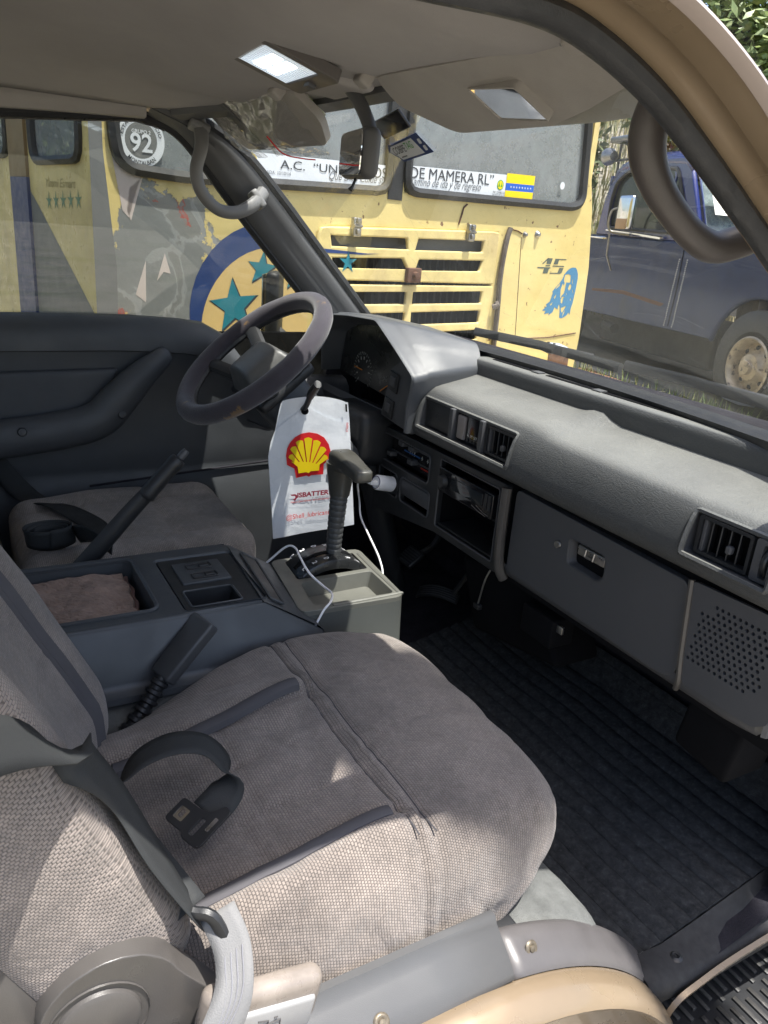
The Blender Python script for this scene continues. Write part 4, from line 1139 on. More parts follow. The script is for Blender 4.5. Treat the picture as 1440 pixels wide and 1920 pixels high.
for y in ys:
    s = sillz(y)
    pr = [(s - .004, -.75), (s + .002, -.738), (s - .003, -.712), (s - .02, -.690), (s - .05, -.680), (s - .078, -.680)]
    k = min(1, max(0, (s - .68) / .16))
    rows.append([(xx + .004 * noise.noise(V((y * 4, zz * 4, 1))), y, zz) for (zz, xx) in pr] +
                [(-.691, y, s - .082 - .0 * k), (-.693, y, s - .095), (-.700, y, s - .15), (-.702, y, .60 * k + .56 * (1 - k)), (-.700 + .01 * noise.noise(V((y * 9, 3, 2))), y, .52), (-.702, y, .46), (-.706, y, .445), (-.700, y, .435), (-.704, y, .30), (-.715, y, .05)])
raw("door_trim", *grid(rows), K['door'], dd_, smooth=50)
def ins(x, y, z): return (x + .008 * (1 - ((y - .11) / .26) ** 2) * (1 - ((z - .66) / .07) ** 2), y, z)
vs_ = sbox((.012, .262, .060), .011, (1, 16, 8), 3, lambda x, y, z: (x + .007 * max(0, 1 - ((y - .10) / .27) ** 2), y + .35 * (z - .66) * sstep(.2, .36, y), z + .02 * y), (-.695, .10, .655))
raw("door_insert", *vs_, mat("door_insert_vinyl", (.045, .049, .056), .55, bump='grain', bs=320, bstr=.2), dd_)
ap = catmull([(-.662, -.6, .545), (-.660, -.1, .556), (-.657, .10, .566), (-.655, .25, .583), (-.655, .325, .605), (-.655, .375, .655), (-.658, .43, .71), (-.664, .475, .745), (-.675, .495, .760)], 6)
n_ = len(ap)
raw("armrest", *tube(ap, lambda t: .047 - .022 * sstep(.55, .95, t) - .006 * sstep(.93, 1, t), 14, sx=.75, up=(0, -.4, 1)), K['door'], dd_)
for (y, z) in ((.148, .590), (.372, .622)):
    raw("screw_cap", *xf(lathe([(0, .006), (.0085, .005), (.010, .001), (.011, -.006)], 14), fr((-.622, y, z), (0, 1, 0), (-.25, 0, 1))), K['black'], dd_)
b = MB(); b.add(tube([(-.697, .30, .42), (-.697, .52, .434), (-.697, .80, .452), (-.70, 1.2, .46)], .003, 6)); b.go("trim_bead", K['carpetd'], dd_)
vm = raw("wing_mirror", *xf(sbox((.02, .055, .105), .016, (1, 1, 1), 3), fr((-.945, .885, .845), (.52, .85, 0), (.85, -.52, 0)) @ Matrix.Rotation(0, 4, 'Z')), K['black'], dd_)
raw("mirror_glass", *xf(sbox((.002, .047, .096), .001), fr((-.962, .862, .845), (.52, .85, 0), (.85, -.52, 0))), K['mirror'], vm)
raw("mirror_arm", *tube([(-.945, .90, .78), (-.87, .93, .74), (-.79, .94, .72)], .014, 7), K['black'], vm)

# ================================================================ DASHBOARD
dash = thing("dashboard", (.2, 1.0, .65), "long grey vinyl dashboard with vents, glove box and speaker grille under the windscreen", "dashboard")
PR = [(1.084, .787), (1.06, .781), (1.03, .775), (1.005, .770), (.985, .766), (.968, .763), (.954, .758), (.944, .749), (.935, .735), (.929, .716), (.925, .698), (.923, .683), (.924, .672), (.929, .662), (.938, .655), (.966, .651)]
V1 = (-.160, .172); V2 = (.590, .735)
XS = sorted(set([-.212, -.209, -.203, -.195, -.18] + [V1[0], V1[1], V2[0], V2[1]] + [-.14 + .04 * i for i in range(8)] + [.19 + .025 * i for i in range(16)] + [.61 + .03 * i for i in range(4)] + [.745, .755, .763, .769, .773]))


def padpt(x, y, z):
    k = 1.0
    if x < -.18: k = math.sqrt(max(0, 1 - ((-.18 - x) / .033) ** 2))
    if x > .745: k = math.sqrt(max(0, 1 - ((x - .745) / .0295) ** 2))
    y0, z0 = 1.02, .71
    y = y0 + (y - y0) * (.70 + .30 * k) if y < y0 else y; z = z0 + (z - z0) * (.72 + .28 * k)
    w = sstep(.27, .20, x) * sstep(.945, .975, y)
    z += .008 * w
    d = abs(x - .235)
    z += .014 * max(0, 1 - d / .05) * sstep(1.03, 1.082, y)          # divider between the two trays
    return (x, y, z)


rows = [[padpt(x, y, z) for (y, z) in PR] for x in XS]
def padskip(i, j):
    xm = (XS[i] + XS[i + 1]) / 2
    return 7 <= j <= 10 and (V1[0] < xm < V1[1] or V2[0] < xm < V2[1])
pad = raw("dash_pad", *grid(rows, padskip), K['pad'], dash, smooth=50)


def pady(z):
    for (y0, z0), (y1, z1) in zip(PR[5:], PR[6:]):
        if z1 <= z <= z0: return y0 + (y1 - y0) * (z - z0) / (z1 - z0)
    return .925


def vent_surround(x0, x1):
    z0, z1 = .683, .749
    lp = [(x0, z) for z in (z0, .698, .716, .735, z1)] + [(x1, z) for z in (z1, .735, .716, .698, z0)]
    rim = [V((x, pady(z) - .001, z)) for (x, z) in rpoly(lp, .006, 2)]
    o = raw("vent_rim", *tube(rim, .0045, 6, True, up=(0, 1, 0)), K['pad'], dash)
    vs = []; n = len(rim)
    for d, s in ((0, 1), (.045, .97)):
        for p in rim: vs.append(V(((p.x - (x0 + x1) / 2) * s + (x0 + x1) / 2, .93 + d if d else p.y, (p.z - .716) * s + .716)))
    fs = [(i, (i + 1) % n, n + (i + 1) % n, n + i) for i in range(n)]
    raw("vent_recess", vs, fs, K['lower'], dash)
    raw("vent_back", *box(x0, x1, .972, .976, z0 - .003, z1 + .003), K['dark'], dash)


vent_surround(*V1); vent_surround(*V2)
for x in (-.041, .066): raw("vent_post", *xf(sbox((.0065, .012, .034), .002), Matrix.Translation((x, .943, .716))), K['lower'], dash)


def vent(x0, x1, label):
    z0, z1 = .687, .745; y = .938
    v = raw("air_vent", *plate([rr(x0, z0, x1, z1, .003), rr(x0 + .006, z0 + .005, x1 - .005, z1 - .005, .002)], .012, fr((0, y, 0), (1, 0, 0), (0, 0, 1))), K['black'], dash)
    v['label'] = label
    n = 5
    for i in range(n):
        x = x0 + .018 + (x1 - x0 - .028) * i / (n - 1)
        raw("slat", *xf(sbox((.0012, .011, (z1 - z0) / 2 - .005), .0008), Matrix.Translation((x, y + .014, .716)) @ Matrix.Rotation(R(20), 4, 'Z')), K['black'], v)
    raw("slat_knob", *xf(sbox((.005, .005, .006), .003), Matrix.Translation(((x0 + x1) / 2 + .012, y + .002, .711))), K['lower'], v)
    raw("slat_guide", *xf(sbox((.003, .010, .028), .001), Matrix.Translation((x0 + .010, y + .012, .716))), K['lower'], v)
    return v


vent(.076, .166, "open vent with upright slats right of the blank covers")
vent(.600, .690, "far right vent beside a thumb wheel")
# blank cover and clock slot left of the centre vent
v = raw("vent_cover", *xf(sbox((.052, .004, .029), .002), Matrix.Translation((-.100, .945, .716))), K['black'], dash)
b = MB()
for a in (box(-.112, -.0945, .9400, .9415, .7225, .7238), box(-.112, -.1107, .9400, .9415, .712, .7238), box(-.112, -.1005, .9400, .9415, .712, .7133)): b.add(a)
b.go("cover_mark", K['lower'], v)
v = raw("clock_panel", *xf(sbox((.045, .004, .029), .002), Matrix.Translation((.012, .948, .716))), K['piano'], dash)
raw("clock_flap", *xf(sbox((.013, .006, .025), .003), Matrix.Translation((-.013, .944, .716))), mat("grey_flap", (.20, .18, .175), .4), v)
for (t_, x, w) in (("H", .008, .005), ("M", .020, .006), ("SET", .031, .012)):
    text(t_, w, fr((x, .9432, .702), (1, 0, 0), (0, 0, 1)), K['mark'], v)
for x in (.010, .022, .034): raw("clock_button", *box(x - .003, x + .003, .942, .946, .692, .699), K['black'], v)
raw("vent_wheel", *xf(lathe([(0, .004), (.02, .004), (.022, .002), (.022, -.002), (.02, -.004), (0, -.004)], 20), fr((.714, .952, .714), (0, 1, 0), (0, 0, 1))), K['black'], dash)
raw("vent_wheel_panel", *plate([rr(.696, .686, .731, .746, .003), rr(.708, .692, .720, .740, .002)], .01, fr((0, .936, 0), (1, 0, 0), (0, 0, 1))), K['lower'], dash)
# defroster shelf below the glass
def shelf_y(x): return wy(x, .832) - .016
rows = [[(x, y, z) for (y, z) in ((shelf_y(x), .8295), (1.106, .830), (1.093, .829), (1.086, .8255), (1.083, .817), (1.0825, .80), (1.083, .780))] for x in [-.20 + .97 * k / 20 for k in range(21)]]
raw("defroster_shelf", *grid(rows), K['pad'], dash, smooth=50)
b = MB()
for (x0, x1, y0) in ((.03, .17, 1.118), (.20, .52, 1.116), (-.16, -.02, 1.12)):
    b.add(box(x0, x1, y0 - .006, y0 + .006, .828, .8312))
b.go("defroster_slot", K['dark'], dash)
for x in (.0, .185): raw("slot_bridge", *sbox((.012, .010, .002), .001, k=1, c=(x, 1.117, .831)), K['trim'], dash)
# binnacle hood
F = [(-.178, .907, .660), (-.173, .904, .728), (-.150, .90, .793), (-.243, .899, .845), (-.337, .898, .894), (-.48, .898, .886), (-.62, .905, .871), (-.705, .93, .83), (-.735, .95, .70)]
B = [(-.178, 1.0, .660), (-.174, 1.05, .73), (-.168, 1.088, .806), (-.190, 1.10, .836), (-.215, 1.105, .859), (-.45, 1.108, .866), (-.66, 1.075, .866), (-.735, 1.02, .83), (-.748, 1.0, .70)]
cx0, cz0 = -.45, .76
def shr(p, s, dy): return (cx0 + (p[0] - cx0) * s, p[1] + dy, cz0 + (p[2] - cz0) * s)
def rnd_loop(L, r=.018):
    P = [V(p) for p in L]; out = [P[0]]
    for i in range(1, len(P) - 1):
        a = (P[i - 1] - P[i]); c = (P[i + 1] - P[i]); q = min(r, a.length * .4, c.length * .4)
        s = P[i] + a.normalized() * q; e = P[i] + c.normalized() * q
        for k in range(4):
            t = k / 3; out.append(s * (1 - t) ** 2 + P[i] * 2 * t * (1 - t) + e * t * t)
    out.append(P[-1]); return [tuple(p) for p in out]
Fr, Br = rnd_loop(F, .014), rnd_loop(B, .012)
rows = [[shr(p, .80, .075) for p in Fr], [shr(p, .935, .035) for p in Fr], [shr(p, .955, .006) for p in Fr], [shr(p, .965, .0) for p in Fr], [shr(p, .985, -.002) for p in Fr], [shr(p, .998, .002) for p in Fr], [p for p in [(q[0], q[1] + .008, q[2]) for q in Fr]]]
for t in (.16, .19, .5, .8, 1.0):
    h = .003 if t == .19 else 0
    rows.append([tuple(V((p[0], p[1] + .008, p[2])).lerp(V(q), t) + V((0, 0, .004 * math.sin(math.pi * t) + h))) for p, q in zip(Fr, Br)])
raw("instrument_hood", *grid(rows), K['hood'], dash, smooth=32)
fc = [(p[0], p[2]) for p in [shr(q, .82, 0) for q in Fr]]
cl = raw("instrument_face", *plate([fc], .01, fr((0, .985, 0), (1, 0, 0), (0, 0, 1)) @ Matrix.Rotation(R(-0), 4, 'X')), K['lens'], dash)
gx, gz_ = -.545, .732
b = MB()
for i in range(25):
    a = R(225 - i * 11.25); r0 = .046 if i % 2 else .043
    M = fr((gx, .9835, gz_), (math.cos(a), 0, math.sin(a)), (-math.sin(a), 0, math.cos(a)))
    b.add(xf(box(r0, .051, -.0006, .0006, -.0005, .0005), M))
for i in range(9):
    a = R(225 - i * 22.5 * 1.25); M = fr((gx, .9835, gz_), (math.cos(a), 0, math.sin(a)), (-math.sin(a), 0, math.cos(a)))
    b.add(xf(box(-.0035 + .034, .0385, -.0012, .0022, -.0005, .0005), M))
for i in range(7):
    a = R(150 - i * 18); M = fr((-.405, .9835, .715), (math.cos(a), 0, math.sin(a)), (-math.sin(a), 0, math.cos(a)))
    b.add(xf(box(.026, .031, -.0006, .0006, -.0005, .0005), M))
b.go("dial_markings", flat("dim_marking", (.30, .30, .28)), cl)
for (x0, z0, x1, z1) in ((-.545, .735, -.588, .737), (-.44, .700, -.392, .728)):
    d = V((x1 - x0, 0, z1 - z0)); M = fr((x0, .981, z0), d, (0, 1, 0))
    raw("needle", *xf(box(0, d.length, -.0005, .0005, -.0011, .0011), M), K['orange'], cl)
# switch panel right of the dials
sp = [(-.333, .668), (-.300, .785), (-.235, .825), (-.190, .79), (-.188, .655)]
pnl = raw("switch_panel", *plate([sp], .02, fr((0, .928, 0), (1, 0, 0), (0, 0, 1))), K['lower'], dash)
for (x, z) in ((-.281, .757), (-.296, .692)):
    s_ = raw("rocker_switch", *xf(sbox((.021, .003, .023), .002), Matrix.Translation((x, .926, z)) @ Matrix.Rotation(R(8), 4, 'Y')), K['black'], pnl)
    raw("rocker_cap", *xf(sbox((.011, .004, .012), .002), Matrix.Translation((x + .002, .923, z + .003)) @ Matrix.Rotation(R(8), 4, 'Y')), K['lower'], s_)
# lower left cover and knee panel
rows = [[(x, y, z) for x in (-.75, -.6, -.45, -.345)] for (y, z) in ((.945, .672), (.935, .655), (.95, .60), (.975, .52), (1.0, .43))]
raw("knee_panel", *grid(rows), K['lower'], dash)
K['edge'] = mat("worn_brown_edge", (.075, .068, .062), .38, var=.2, vs=14)
# centre panel with openings
cp_out = rpoly([(-.366, .412), (-.08, .452), (.160, .452), (.160, .643), (-.370, .636)], .012)
RH = rr(-.078, .470, .138, .628, .006)
holes_ = [rr(-.353, .553, -.121, .622, .012), rpoly([(-.347, .474), (-.254, .474), (-.254, .520), (-.262, .533), (-.347, .534)], .008), rr(-.240, .474, -.110, .536, .012), RH]
FM = fr((0, .945, 0), (1, 0, 0), (0, 0, 1))
o = raw("centre_panel", *plate([cp_out] + holes_, .014, FM), K['black'], dash); bevel(o, .003)
for L_ in holes_: raw("panel_bead", *tube([FM @ V((p[0], p[1], .0005)) for p in L_], .0022, 5, True, up=(0, 1, 0)), K['lower'], dash)
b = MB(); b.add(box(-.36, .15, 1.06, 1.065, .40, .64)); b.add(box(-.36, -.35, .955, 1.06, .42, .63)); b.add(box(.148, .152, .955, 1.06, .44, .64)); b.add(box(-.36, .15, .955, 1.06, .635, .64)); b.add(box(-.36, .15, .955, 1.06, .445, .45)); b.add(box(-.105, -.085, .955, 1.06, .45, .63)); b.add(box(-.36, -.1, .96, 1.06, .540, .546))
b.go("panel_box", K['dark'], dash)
hv = raw("heater_control", *plate([rr(-.350, .556, -.124, .619, .008)], .01, fr((0, .968, 0), (1, 0, 0), (0, 0, 1))), K['piano'], dash)
b = MB()
for (x0, x1, z0) in ((-.33, -.14, .577), (-.30, -.14, .607)): b.add(box(x0, x1, .9655, .968, z0 - .002, z0 + .002))
b.go("slider_track", K['lower'], hv)
for (x, z) in ((-.313, .572), (-.215, .578), (-.262, .611), (-.215, .610)):
    raw("slider_knob", *xf(sbox((.011, .010, .006), .0025), Matrix.Translation((x, .957, z))), K['lower'], hv)
b = MB()
for i, x in enumerate((-.245, -.235, -.225, -.19, -.165, -.142)):
    b.add(box(x - .0035, x + .0035, .9668, .9672, .5915 if i > 2 else .597, .5935 if i > 2 else .600)); b.add(box(x - .001, x + .001, .9668, .9672, .588, .5975))
b.go("control_symbols", K['mark'], hv)
raw("red_scale", *box(-.19, -.13, .9655, .968, .568, .571), flat("scale_red", (.4, .03, .02)), hv)
raw("blue_scale", *box(-.27, -.20, .9655, .968, .590, .5925), flat("scale_blue", (.03, .12, .35)), hv)
raw("ashtray", *xf(sbox((.062, .008, .020), .005, k=3), Matrix.Translation((-.175, .951, .512))), K['lower'], dash)
raw("panel_edge", *tube(catmull([(.163, .940, .640), (.164, .938, .60), (.166, .938, .52), (.170, .942, .47), (.175, .952, .448)], 4), .0105, 9), K['edge'], dash)
# glove box door and speaker panel
GM = fr((0, .950, 0), (1, 0, 0), (0, 0, 1))
gl_out = rpoly([(.180, .470), (.585, .464), (.612, .478), (.598, .632), (.180, .642)], .014)
HR = rpoly([(.345, .556), (.420, .553), (.432, .566), (.428, .603), (.342, .603)], .009)
gd = raw("glove_box_door", *plate([gl_out, HR], .016, GM), K['lower'], dash); bevel(gd, .006, 3)
vs = []; n = len(HR)
for d, s in ((0.002, 1.06), (.006, 1.0), (.03, .86)):
    for p in HR: vs.append(V(((p[0] - .387) * s + .387, .950 - .003 + d, (p[1] - .578) * s + .578)))
fs = [(k * n + i, k * n + (i + 1) % n, (k + 1) * n + (i + 1) % n, (k + 1) * n + i) for k in range(2) for i in range(n)] + [tuple(range(2 * n, 3 * n))]
raw("handle_recess", vs, fs, K['lower'], gd)
b = MB(); b.add(sbox((.033, .008, .009), .002, c=(.395, .960, .590))); b.add(tube([(.385, .950, .598), (.385, .948, .585), (.405, .948, .585), (.405, .950, .598)], .002, 5))
b.go("latch", K['steel'], gd)
raw("lock", *xf(lathe([(0, .003), (.004, .004), (.007, .003), (.008, .0)], 16), fr((.314, .9495, .580), (1, 0, 0), (0, 0, 1))), K['steel'], gd)
raw("glove_box_edge", *tube(catmull([(.604, .948, .640), (.609, .946, .60), (.617, .946, .52), (.622, .947, .478), (.615, .955, .455)], 4), .005, 7), K['edge'], dash)
sh = []
for i in range(13):
    for j in range(11):
        x = .628 + .0098 * i + (.0049 if j % 2 else 0) + .0008 * j; z = .520 + .0098 * j
        if (i < 2 and j > 8) or (i > 10 and j < 1) or x > .748: continue
        sh.append(circ(x, z, .0031, 7))
spk = raw("speaker_panel", *plate([rpoly([(.624, .476), (.752, .476), (.774, .492), (.774, .646), (.606, .640), (.618, .52)], .010)] + sh, .006, fr((0, .947, 0), (1, 0, 0), (0, 0, 1))), K['lower'], dash)
raw("speaker_backing", *box(.61, .772, .956, .96, .49, .64), K['dark'], spk)
rows = [[(x, y, z) for (y, z) in ((.950, .482), (.9505, .472), (.954, .461), (.963, .452), (.98, .447), (1.10, .443))] for x in (.172, .4, .6, .7, .752, .765, .772)]
for k, d in ((-1, .05), (-2, .02), (-3, .006)):
    rows[k] = [(p[0], min(1.1, p[1] + d), p[2] + d * .25) for p in rows[k]]
raw("lower_roll", *grid(rows), K['lower'], dash)
rows = [[(x, y, z) for z in (.47, .52, .58, .645, .70)] for (x, y) in ((.768, .9475), (.774, .951), (.7765, .962), (.777, 1.1))]
raw("end_cap", *grid(rows), K['lower'], dash)
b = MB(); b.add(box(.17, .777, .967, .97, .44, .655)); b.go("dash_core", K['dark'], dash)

# car stereo
rad = thing("car_stereo", (.025, .95, .585), "black single-slot car stereo with a round volume knob above an empty pocket", "car stereo")
o = raw("stereo_front", *xf(sbox((.100, .012, .0275), .004, k=3), Matrix.Translation((.026, .950, .585))), K['piano'], rad)
raw("stereo_display", *xf(sbox((.058, .001, .013), .0008), Matrix.Translation((.035, .9375, .589))), mat("display_glass", (.02, .025, .028), .08), o)
kn = raw("volume_knob", *xf(lathe([(0, .012), (.012, .0115), (.0145, .009), (.0155, 0), (.019, -.001), (.02, -.004)], 24), fr((-.050, .938, .585), (1, 0, 0), (0, 0, 1))), K['black'], rad)
raw("knob_ring", *tube([fr((-.050, .938, .585), (1, 0, 0), (0, 0, 1)) @ V((.0195 * math.cos(a * .314), .0195 * math.sin(a * .314), -.001)) for a in range(20)], .0012, 5, True, up=(0, 1, 0)), K['steel'], rad)
for q in ((.10, .109, .575, .607), (.112, .121, .575, .607), (-.022, -.006, .600, .606)): raw("stereo_button", *box(q[0], q[1], .9365, .939, q[2], q[3]), K['black'], rad)
text("CAR", .012, fr((-.020, .9362, .609), (1, 0, 0), (0, 0, 1)) @ Matrix.Translation((0, -.004, 0)), K['mark'], rad)
b = MB(); b.add(tube(catmull([(.06, .9365, .568), (.085, .9362, .563), (.11, .9366, .560)], 3), .0009, 4)); b.add(tube(catmull([(.075, .9365, .573), (.10, .9362, .566), (.118, .9366, .564)], 3), .0007, 4)); b.go("scratch_line", K['steel'], rad)
b = MB(); b.add(box(-.072, .134, .956, 1.05, .550, .552)); b.add(box(-.072, .134, .950, 1.055, .474, .478)); b.go("pocket_tray", K['black'], rad)

# heater box and module under the dash, pedals
K['soot'] = mat("soot_black", (.007, .007, .008), .8, spec=.05)
hb = thing("heater_box", (.15, 1.05, .30), "black heater box with a thin dangling wire under the glove box", "heater box")
def hbx(x, y, z): return (x - .04 * (z - .36) / .08, y + .10 * (x - .15), z + .12 * (x - .15))
raw("heater_case", *sbox((.125, .06, .075), .012, (4, 1, 2), 3, hbx, (.14, 1.06, .355)), K['soot'], hb)
raw("heater_flap", *sbox((.045, .03, .03), .004, c=(.27, 1.0, .385)), K['dark'], hb)
raw("wire", *tube(catmull([(.10, .985, .44), (.085, .98, .40), (.065, .985, .33)], 5), .0022, 5), K['steel'], hb)
raw("plug", *sbox((.010, .006, .006), .002, c=(.065, .985, .325)), K['black'], hb)
raw("metal_clip", *sbox((.012, .003, .008), .001, c=(.318, .985, .400)), K['steel'], hb)
o = raw("control_module", *xf(sbox((.052, .05, .055), .010, k=3), Matrix.Translation((.672, 1.03, .395)) @ Matrix.Rotation(R(8), 4, 'Y')), K['soot']); tag(o, "black box hanging below the speaker grille at the right", "control module")
pd = thing("brake_pedal", (-.36, 1.08, .25), "square black brake pedal beyond the shift console", "pedal")
raw("pedal_pad", *xf(sbox((.034, .028, .008), .006, k=3), fr((-.355, 1.07, .255), (1, 0, 0), (0, .75, .55))), K['black'], pd)
b = MB()
for i in range(6): b.add(xf(sbox((.029, .0015, .001), .0008, k=1), fr((-.355, 1.07, .255), (1, 0, 0), (0, .75, .55)) @ Matrix.Translation((0, -.02 + .008 * i, .0086))))
b.go("pad_rib", K['lower'], pd)
raw("pedal_arm", *tube(catmull([(-.355, 1.08, .25), (-.35, 1.15, .30), (-.34, 1.15, .45)], 4), .009, 6), K['black'], pd)
pd = thing("accelerator_pedal", (-.25, 1.1, .18), "ribbed curved accelerator pedal near the floor mat's left corner", "pedal")
M = fr((-.262, 1.10, .190), (.75, .45, .12), (-.35, .70, .55))
def bend(x, y, z): return (x, y, z - 6 * x * x)
raw("pedal_pad", *xf(sbox((.062, .018, .004), .003, (8, 1, 1), 2, bend), M), K['black'], pd)
b = MB()
for i in range(5): b.add(xf(sbox((.058, .0012, .0008), .0006, (8, 1, 1), 1, lambda x, y, z: (x, y - .013 + .0065 * i, z + .0045 - 6 * x * x)), M))
b.go("pad_rib", K['lower'], pd)
raw("pedal_arm", *tube(catmull([(-.21, 1.12, .20), (-.19, 1.16, .30), (-.19, 1.14, .45)], 4), .007, 6), K['black'], pd)

# ================================================================ STEERING WHEEL AND COLUMN
sw = thing("steering_wheel", (-.40, .62, .80), "steering wheel in a worn dark cloth cover", "steering wheel")
ct, st_ = math.cos(R(40)), math.sin(R(40))
WMt = fr((-.40, .62, .80), (1, 0, 0), (0, ct, st_))
N_ = 72
raw("rim", *tube([WMt @ V((.190 * math.cos(2 * math.pi * i / N_), .190 * math.sin(2 * math.pi * i / N_), 0)) for i in range(N_)], [.0222 + .0012 * noise.noise(V((math.cos(2 * math.pi * i / N_) * 4, math.sin(2 * math.pi * i / N_) * 4, 0))) for i in range(N_)], 14, True, up=(0, -st_, ct)), K['wheel'], sw)
raw("inner_ring", *tube([WMt @ V((.176 * math.cos(2 * math.pi * i / 48), .176 * math.sin(2 * math.pi * i / 48), -.010)) for i in range(48)], .009, 7, True, up=(0, -st_, ct)), K['black'], sw)
def hubf(x, y, z):
    k = 1 - .30 * (z + .03) / .06
    return (x * k, y * (k + .0) - .006 * (1 if y < 0 else 0), z + .012 * (1 - (x / .1) ** 2))
o = raw("hub_pad", *xf(sbox((.092, .066, .034), .014, (4, 4, 2), 4, hubf, (0, 0, 0)), WMt @ Matrix.Translation((0, .0, -.040))), mat("hub_vinyl", (.10, .10, .098), .4, bump='noise', bs=900, bstr=.2), sw)
raw("hub_base", *xf(sbox((.105, .078, .014), .012, k=3), WMt @ Matrix.Translation((0, 0, -.072))), K['black'], sw)
for a in (158, 202, -22, 22):
    c, s = math.cos(R(a)), math.sin(R(a))
    raw("spoke", *xf(tube(catmull([(.07 * c, .05 * s, -.068), (.11 * c, .10 * s, -.052), (.155 * c, .155 * s, -.020), (.185 * c, .185 * s, -.006)], 4), .013, 8, sx=1.5, up=(0, 0, 1)), WMt), K['black'], sw)
co = thing("steering_column", (-.40, .75, .62), "dark steering column shroud with a stalk holding the white bag", "steering column")
M = WMt @ Matrix.Rotation(0, 4, 'X')
def colf(x, y, z): return (x * (1 + .15 * (z < -.2)), y, z)
raw("column_shroud", *xf(sbox((.066, .060, .14), .02, (1, 1, 3), 3, colf), WMt @ Matrix.Translation((0, -.005, -.22))), K['hood'], co)
raw("stalk", *tube(catmull([(-.352, .668, .655), (-.315, .682, .677), (-.272, .695, .705), (-.235, .692, .742)], 5), .0065, 8), K['black'], co)
raw("stalk_tip", *tube([(-.238, .692, .739), (-.226, .6915, .752), (-.196, .690, .776)], [.0085, .010, .009], 9), K['black'], co)
raw("lower_shroud", *xf(sbox((.10, .06, .07), .03, (2, 2, 2), 3), Matrix.Translation((-.43, .93, .60))), K['black'], co)
raw("boot_pipe", *tube(catmull([(-.40, .93, .55), (-.40, .98, .40), (-.40, 1.05, .15)], 5), .035, 10), K['black'], co)

# ================================================================ ADVERTISING BAG ON THE STALK
W_ = V((.42, .91, 0)).normalized(); H_ = V((-.272, .695, .707))
bagn = V((W_.y, -W_.x, 0))
def bp(w, z, d=0.0):
    dd = .002 * math.sin(w * 38 + z * 9) * (1 - math.exp(z * 9)) + .0016 * noise.noise(V((w * 16, z * 11, 1.7))) * (1 if z < -.02 else .4) - .02 * max(0, -z - .2) ** 1 * .3
    return H_ + W_ * w + V((0, 0, z)) + bagn * (d + dd)
bg_ = thing("plastic_bag", H_, "white plastic bag with red and yellow emblem hanging from the column stalk", "bag")
lft = [(.026, -.015), (.009, -.055), (-.02, -.056), (-.053, -.058), (-.085, -.072), (-.118, -.077), (-.16, -.073), (-.20, -.069), (-.25, -.065), (-.29, -.061), (-.318, -.059)]
def ledge_(z, T):
    for (z0, w0), (z1, w1) in zip(T, T[1:]):
        if z1 <= z <= z0: return w0 + (w1 - w0) * (z0 - z) / (z0 - z1)
    return T[-1][1]
T1 = [(.03, -.030), (.009, -.051), (-.009, -.055), (-.053, -.062), (-.085, -.072), (-.118, -.0765), (-.25, -.065), (-.33, -.059)]
T2 = [(.03, .088), (.021, .096), (-.017, .102), (-.107, .112), (-.272, .129), (-.33, .131)]
rows = []
for i in range(50):
    t = i / 49; row = []
    for j in range(31):
        s = j / 30
        ztop = .012 + .012 * math.sin(math.pi * min(1, s * 1.05)) ** .6 + .006 * s
        zbot = -.318 + (.045) * s
        z = ztop + (zbot - ztop) * t
        w = ledge_(z, T1) * (1 - s) + ledge_(z, T2) * s
        row.append(bp(w, z, -.0025))
    rows.append(row)
o = raw("bag_back", *grid(rows), K['bag'], bg_, smooth=60)
rows = []
for i in range(46):
    t = i / 45; row = []
    for j in range(31):
        s = j / 30
        k = (s - .40) / .42
        ztop = .004 - .060 * min(1, abs(min(k, 0)) * 1.0) ** 1.25 - .030 * min(1, max(k, 0)) ** .8
        zbot = -.3175 + .045 * s
        z = ztop + (zbot - ztop) * t
        w = (ledge_(z, T1) + .001) * (1 - s) + (ledge_(z, T2) - .0008) * s
        row.append(bp(w, z, .0015))
    rows.append(row)
raw("bag_front", *grid(rows), K['bag'], bg_, smooth=60)
raw("punched_hole", *plate([circ(0, 0, .0085, 14)], 0, fr(bp(.002, -.006, .0045), W_, (0, 0, 1))), K['dark'], bg_, smooth=0)
raw("side_slot", [bp(a, b_, .002) for a, b_ in ((.0905, .0145), (.0945, .0145), (.0965, -.003), (.0925, -.003))], [(0, 1, 2, 3)], K['dark'], bg_, smooth=0)
def print_on(name, loop, m, d):
    vf = plate([loop], 0)
    # refine so that the print follows the film
    return raw(name, [bp(p[0], p[1], d) for p in vf[0]], vf[1], m, bg_, None, 0)
eo = [(-.036, -.112), (-.034, -.095), (-.028, -.081), (-.017, -.067), (-.003, -.058), (.014, -.054), (.032, -.056), (.048, -.064), (.059, -.079), (.065, -.098), (.065, -.114), (.050, -.126), (.050, -.151), (.023, -.155), (.018, -.159), (.012, -.157), (-.011, -.164), (-.016, -.142), (-.033, -.134)]
print_on("emblem", eo, K['red'], .0042)
ctr = V((.0155, -.150))
for i in range(7):           # seven flutes of the scallop, radiating from the hinge
    a0 = 143.5 - i * 15.0; a1 = a0 - 12.6
    q = (.059, .071, .080, .0845, .081, .072, .060)[i]
    am = (a0 + a1) / 2
    lp = [(ctr.x + .024 * math.cos(R(am + 5)), ctr.y + .024 * math.sin(R(am + 5))), (ctr.x + .024 * math.cos(R(am - 5)), ctr.y + .024 * math.sin(R(am - 5)))]
    for k in range(5):
        a = a1 + (a0 - a1) * k / 4; qq = q * (1 - .028 * abs(k - 2) ** 1.3 / 2)
        lp.append((ctr.x + qq * math.cos(R(a)), ctr.y + qq * math.sin(R(a))))
    print_on("emblem_flute", lp, K['yel'], .0056)
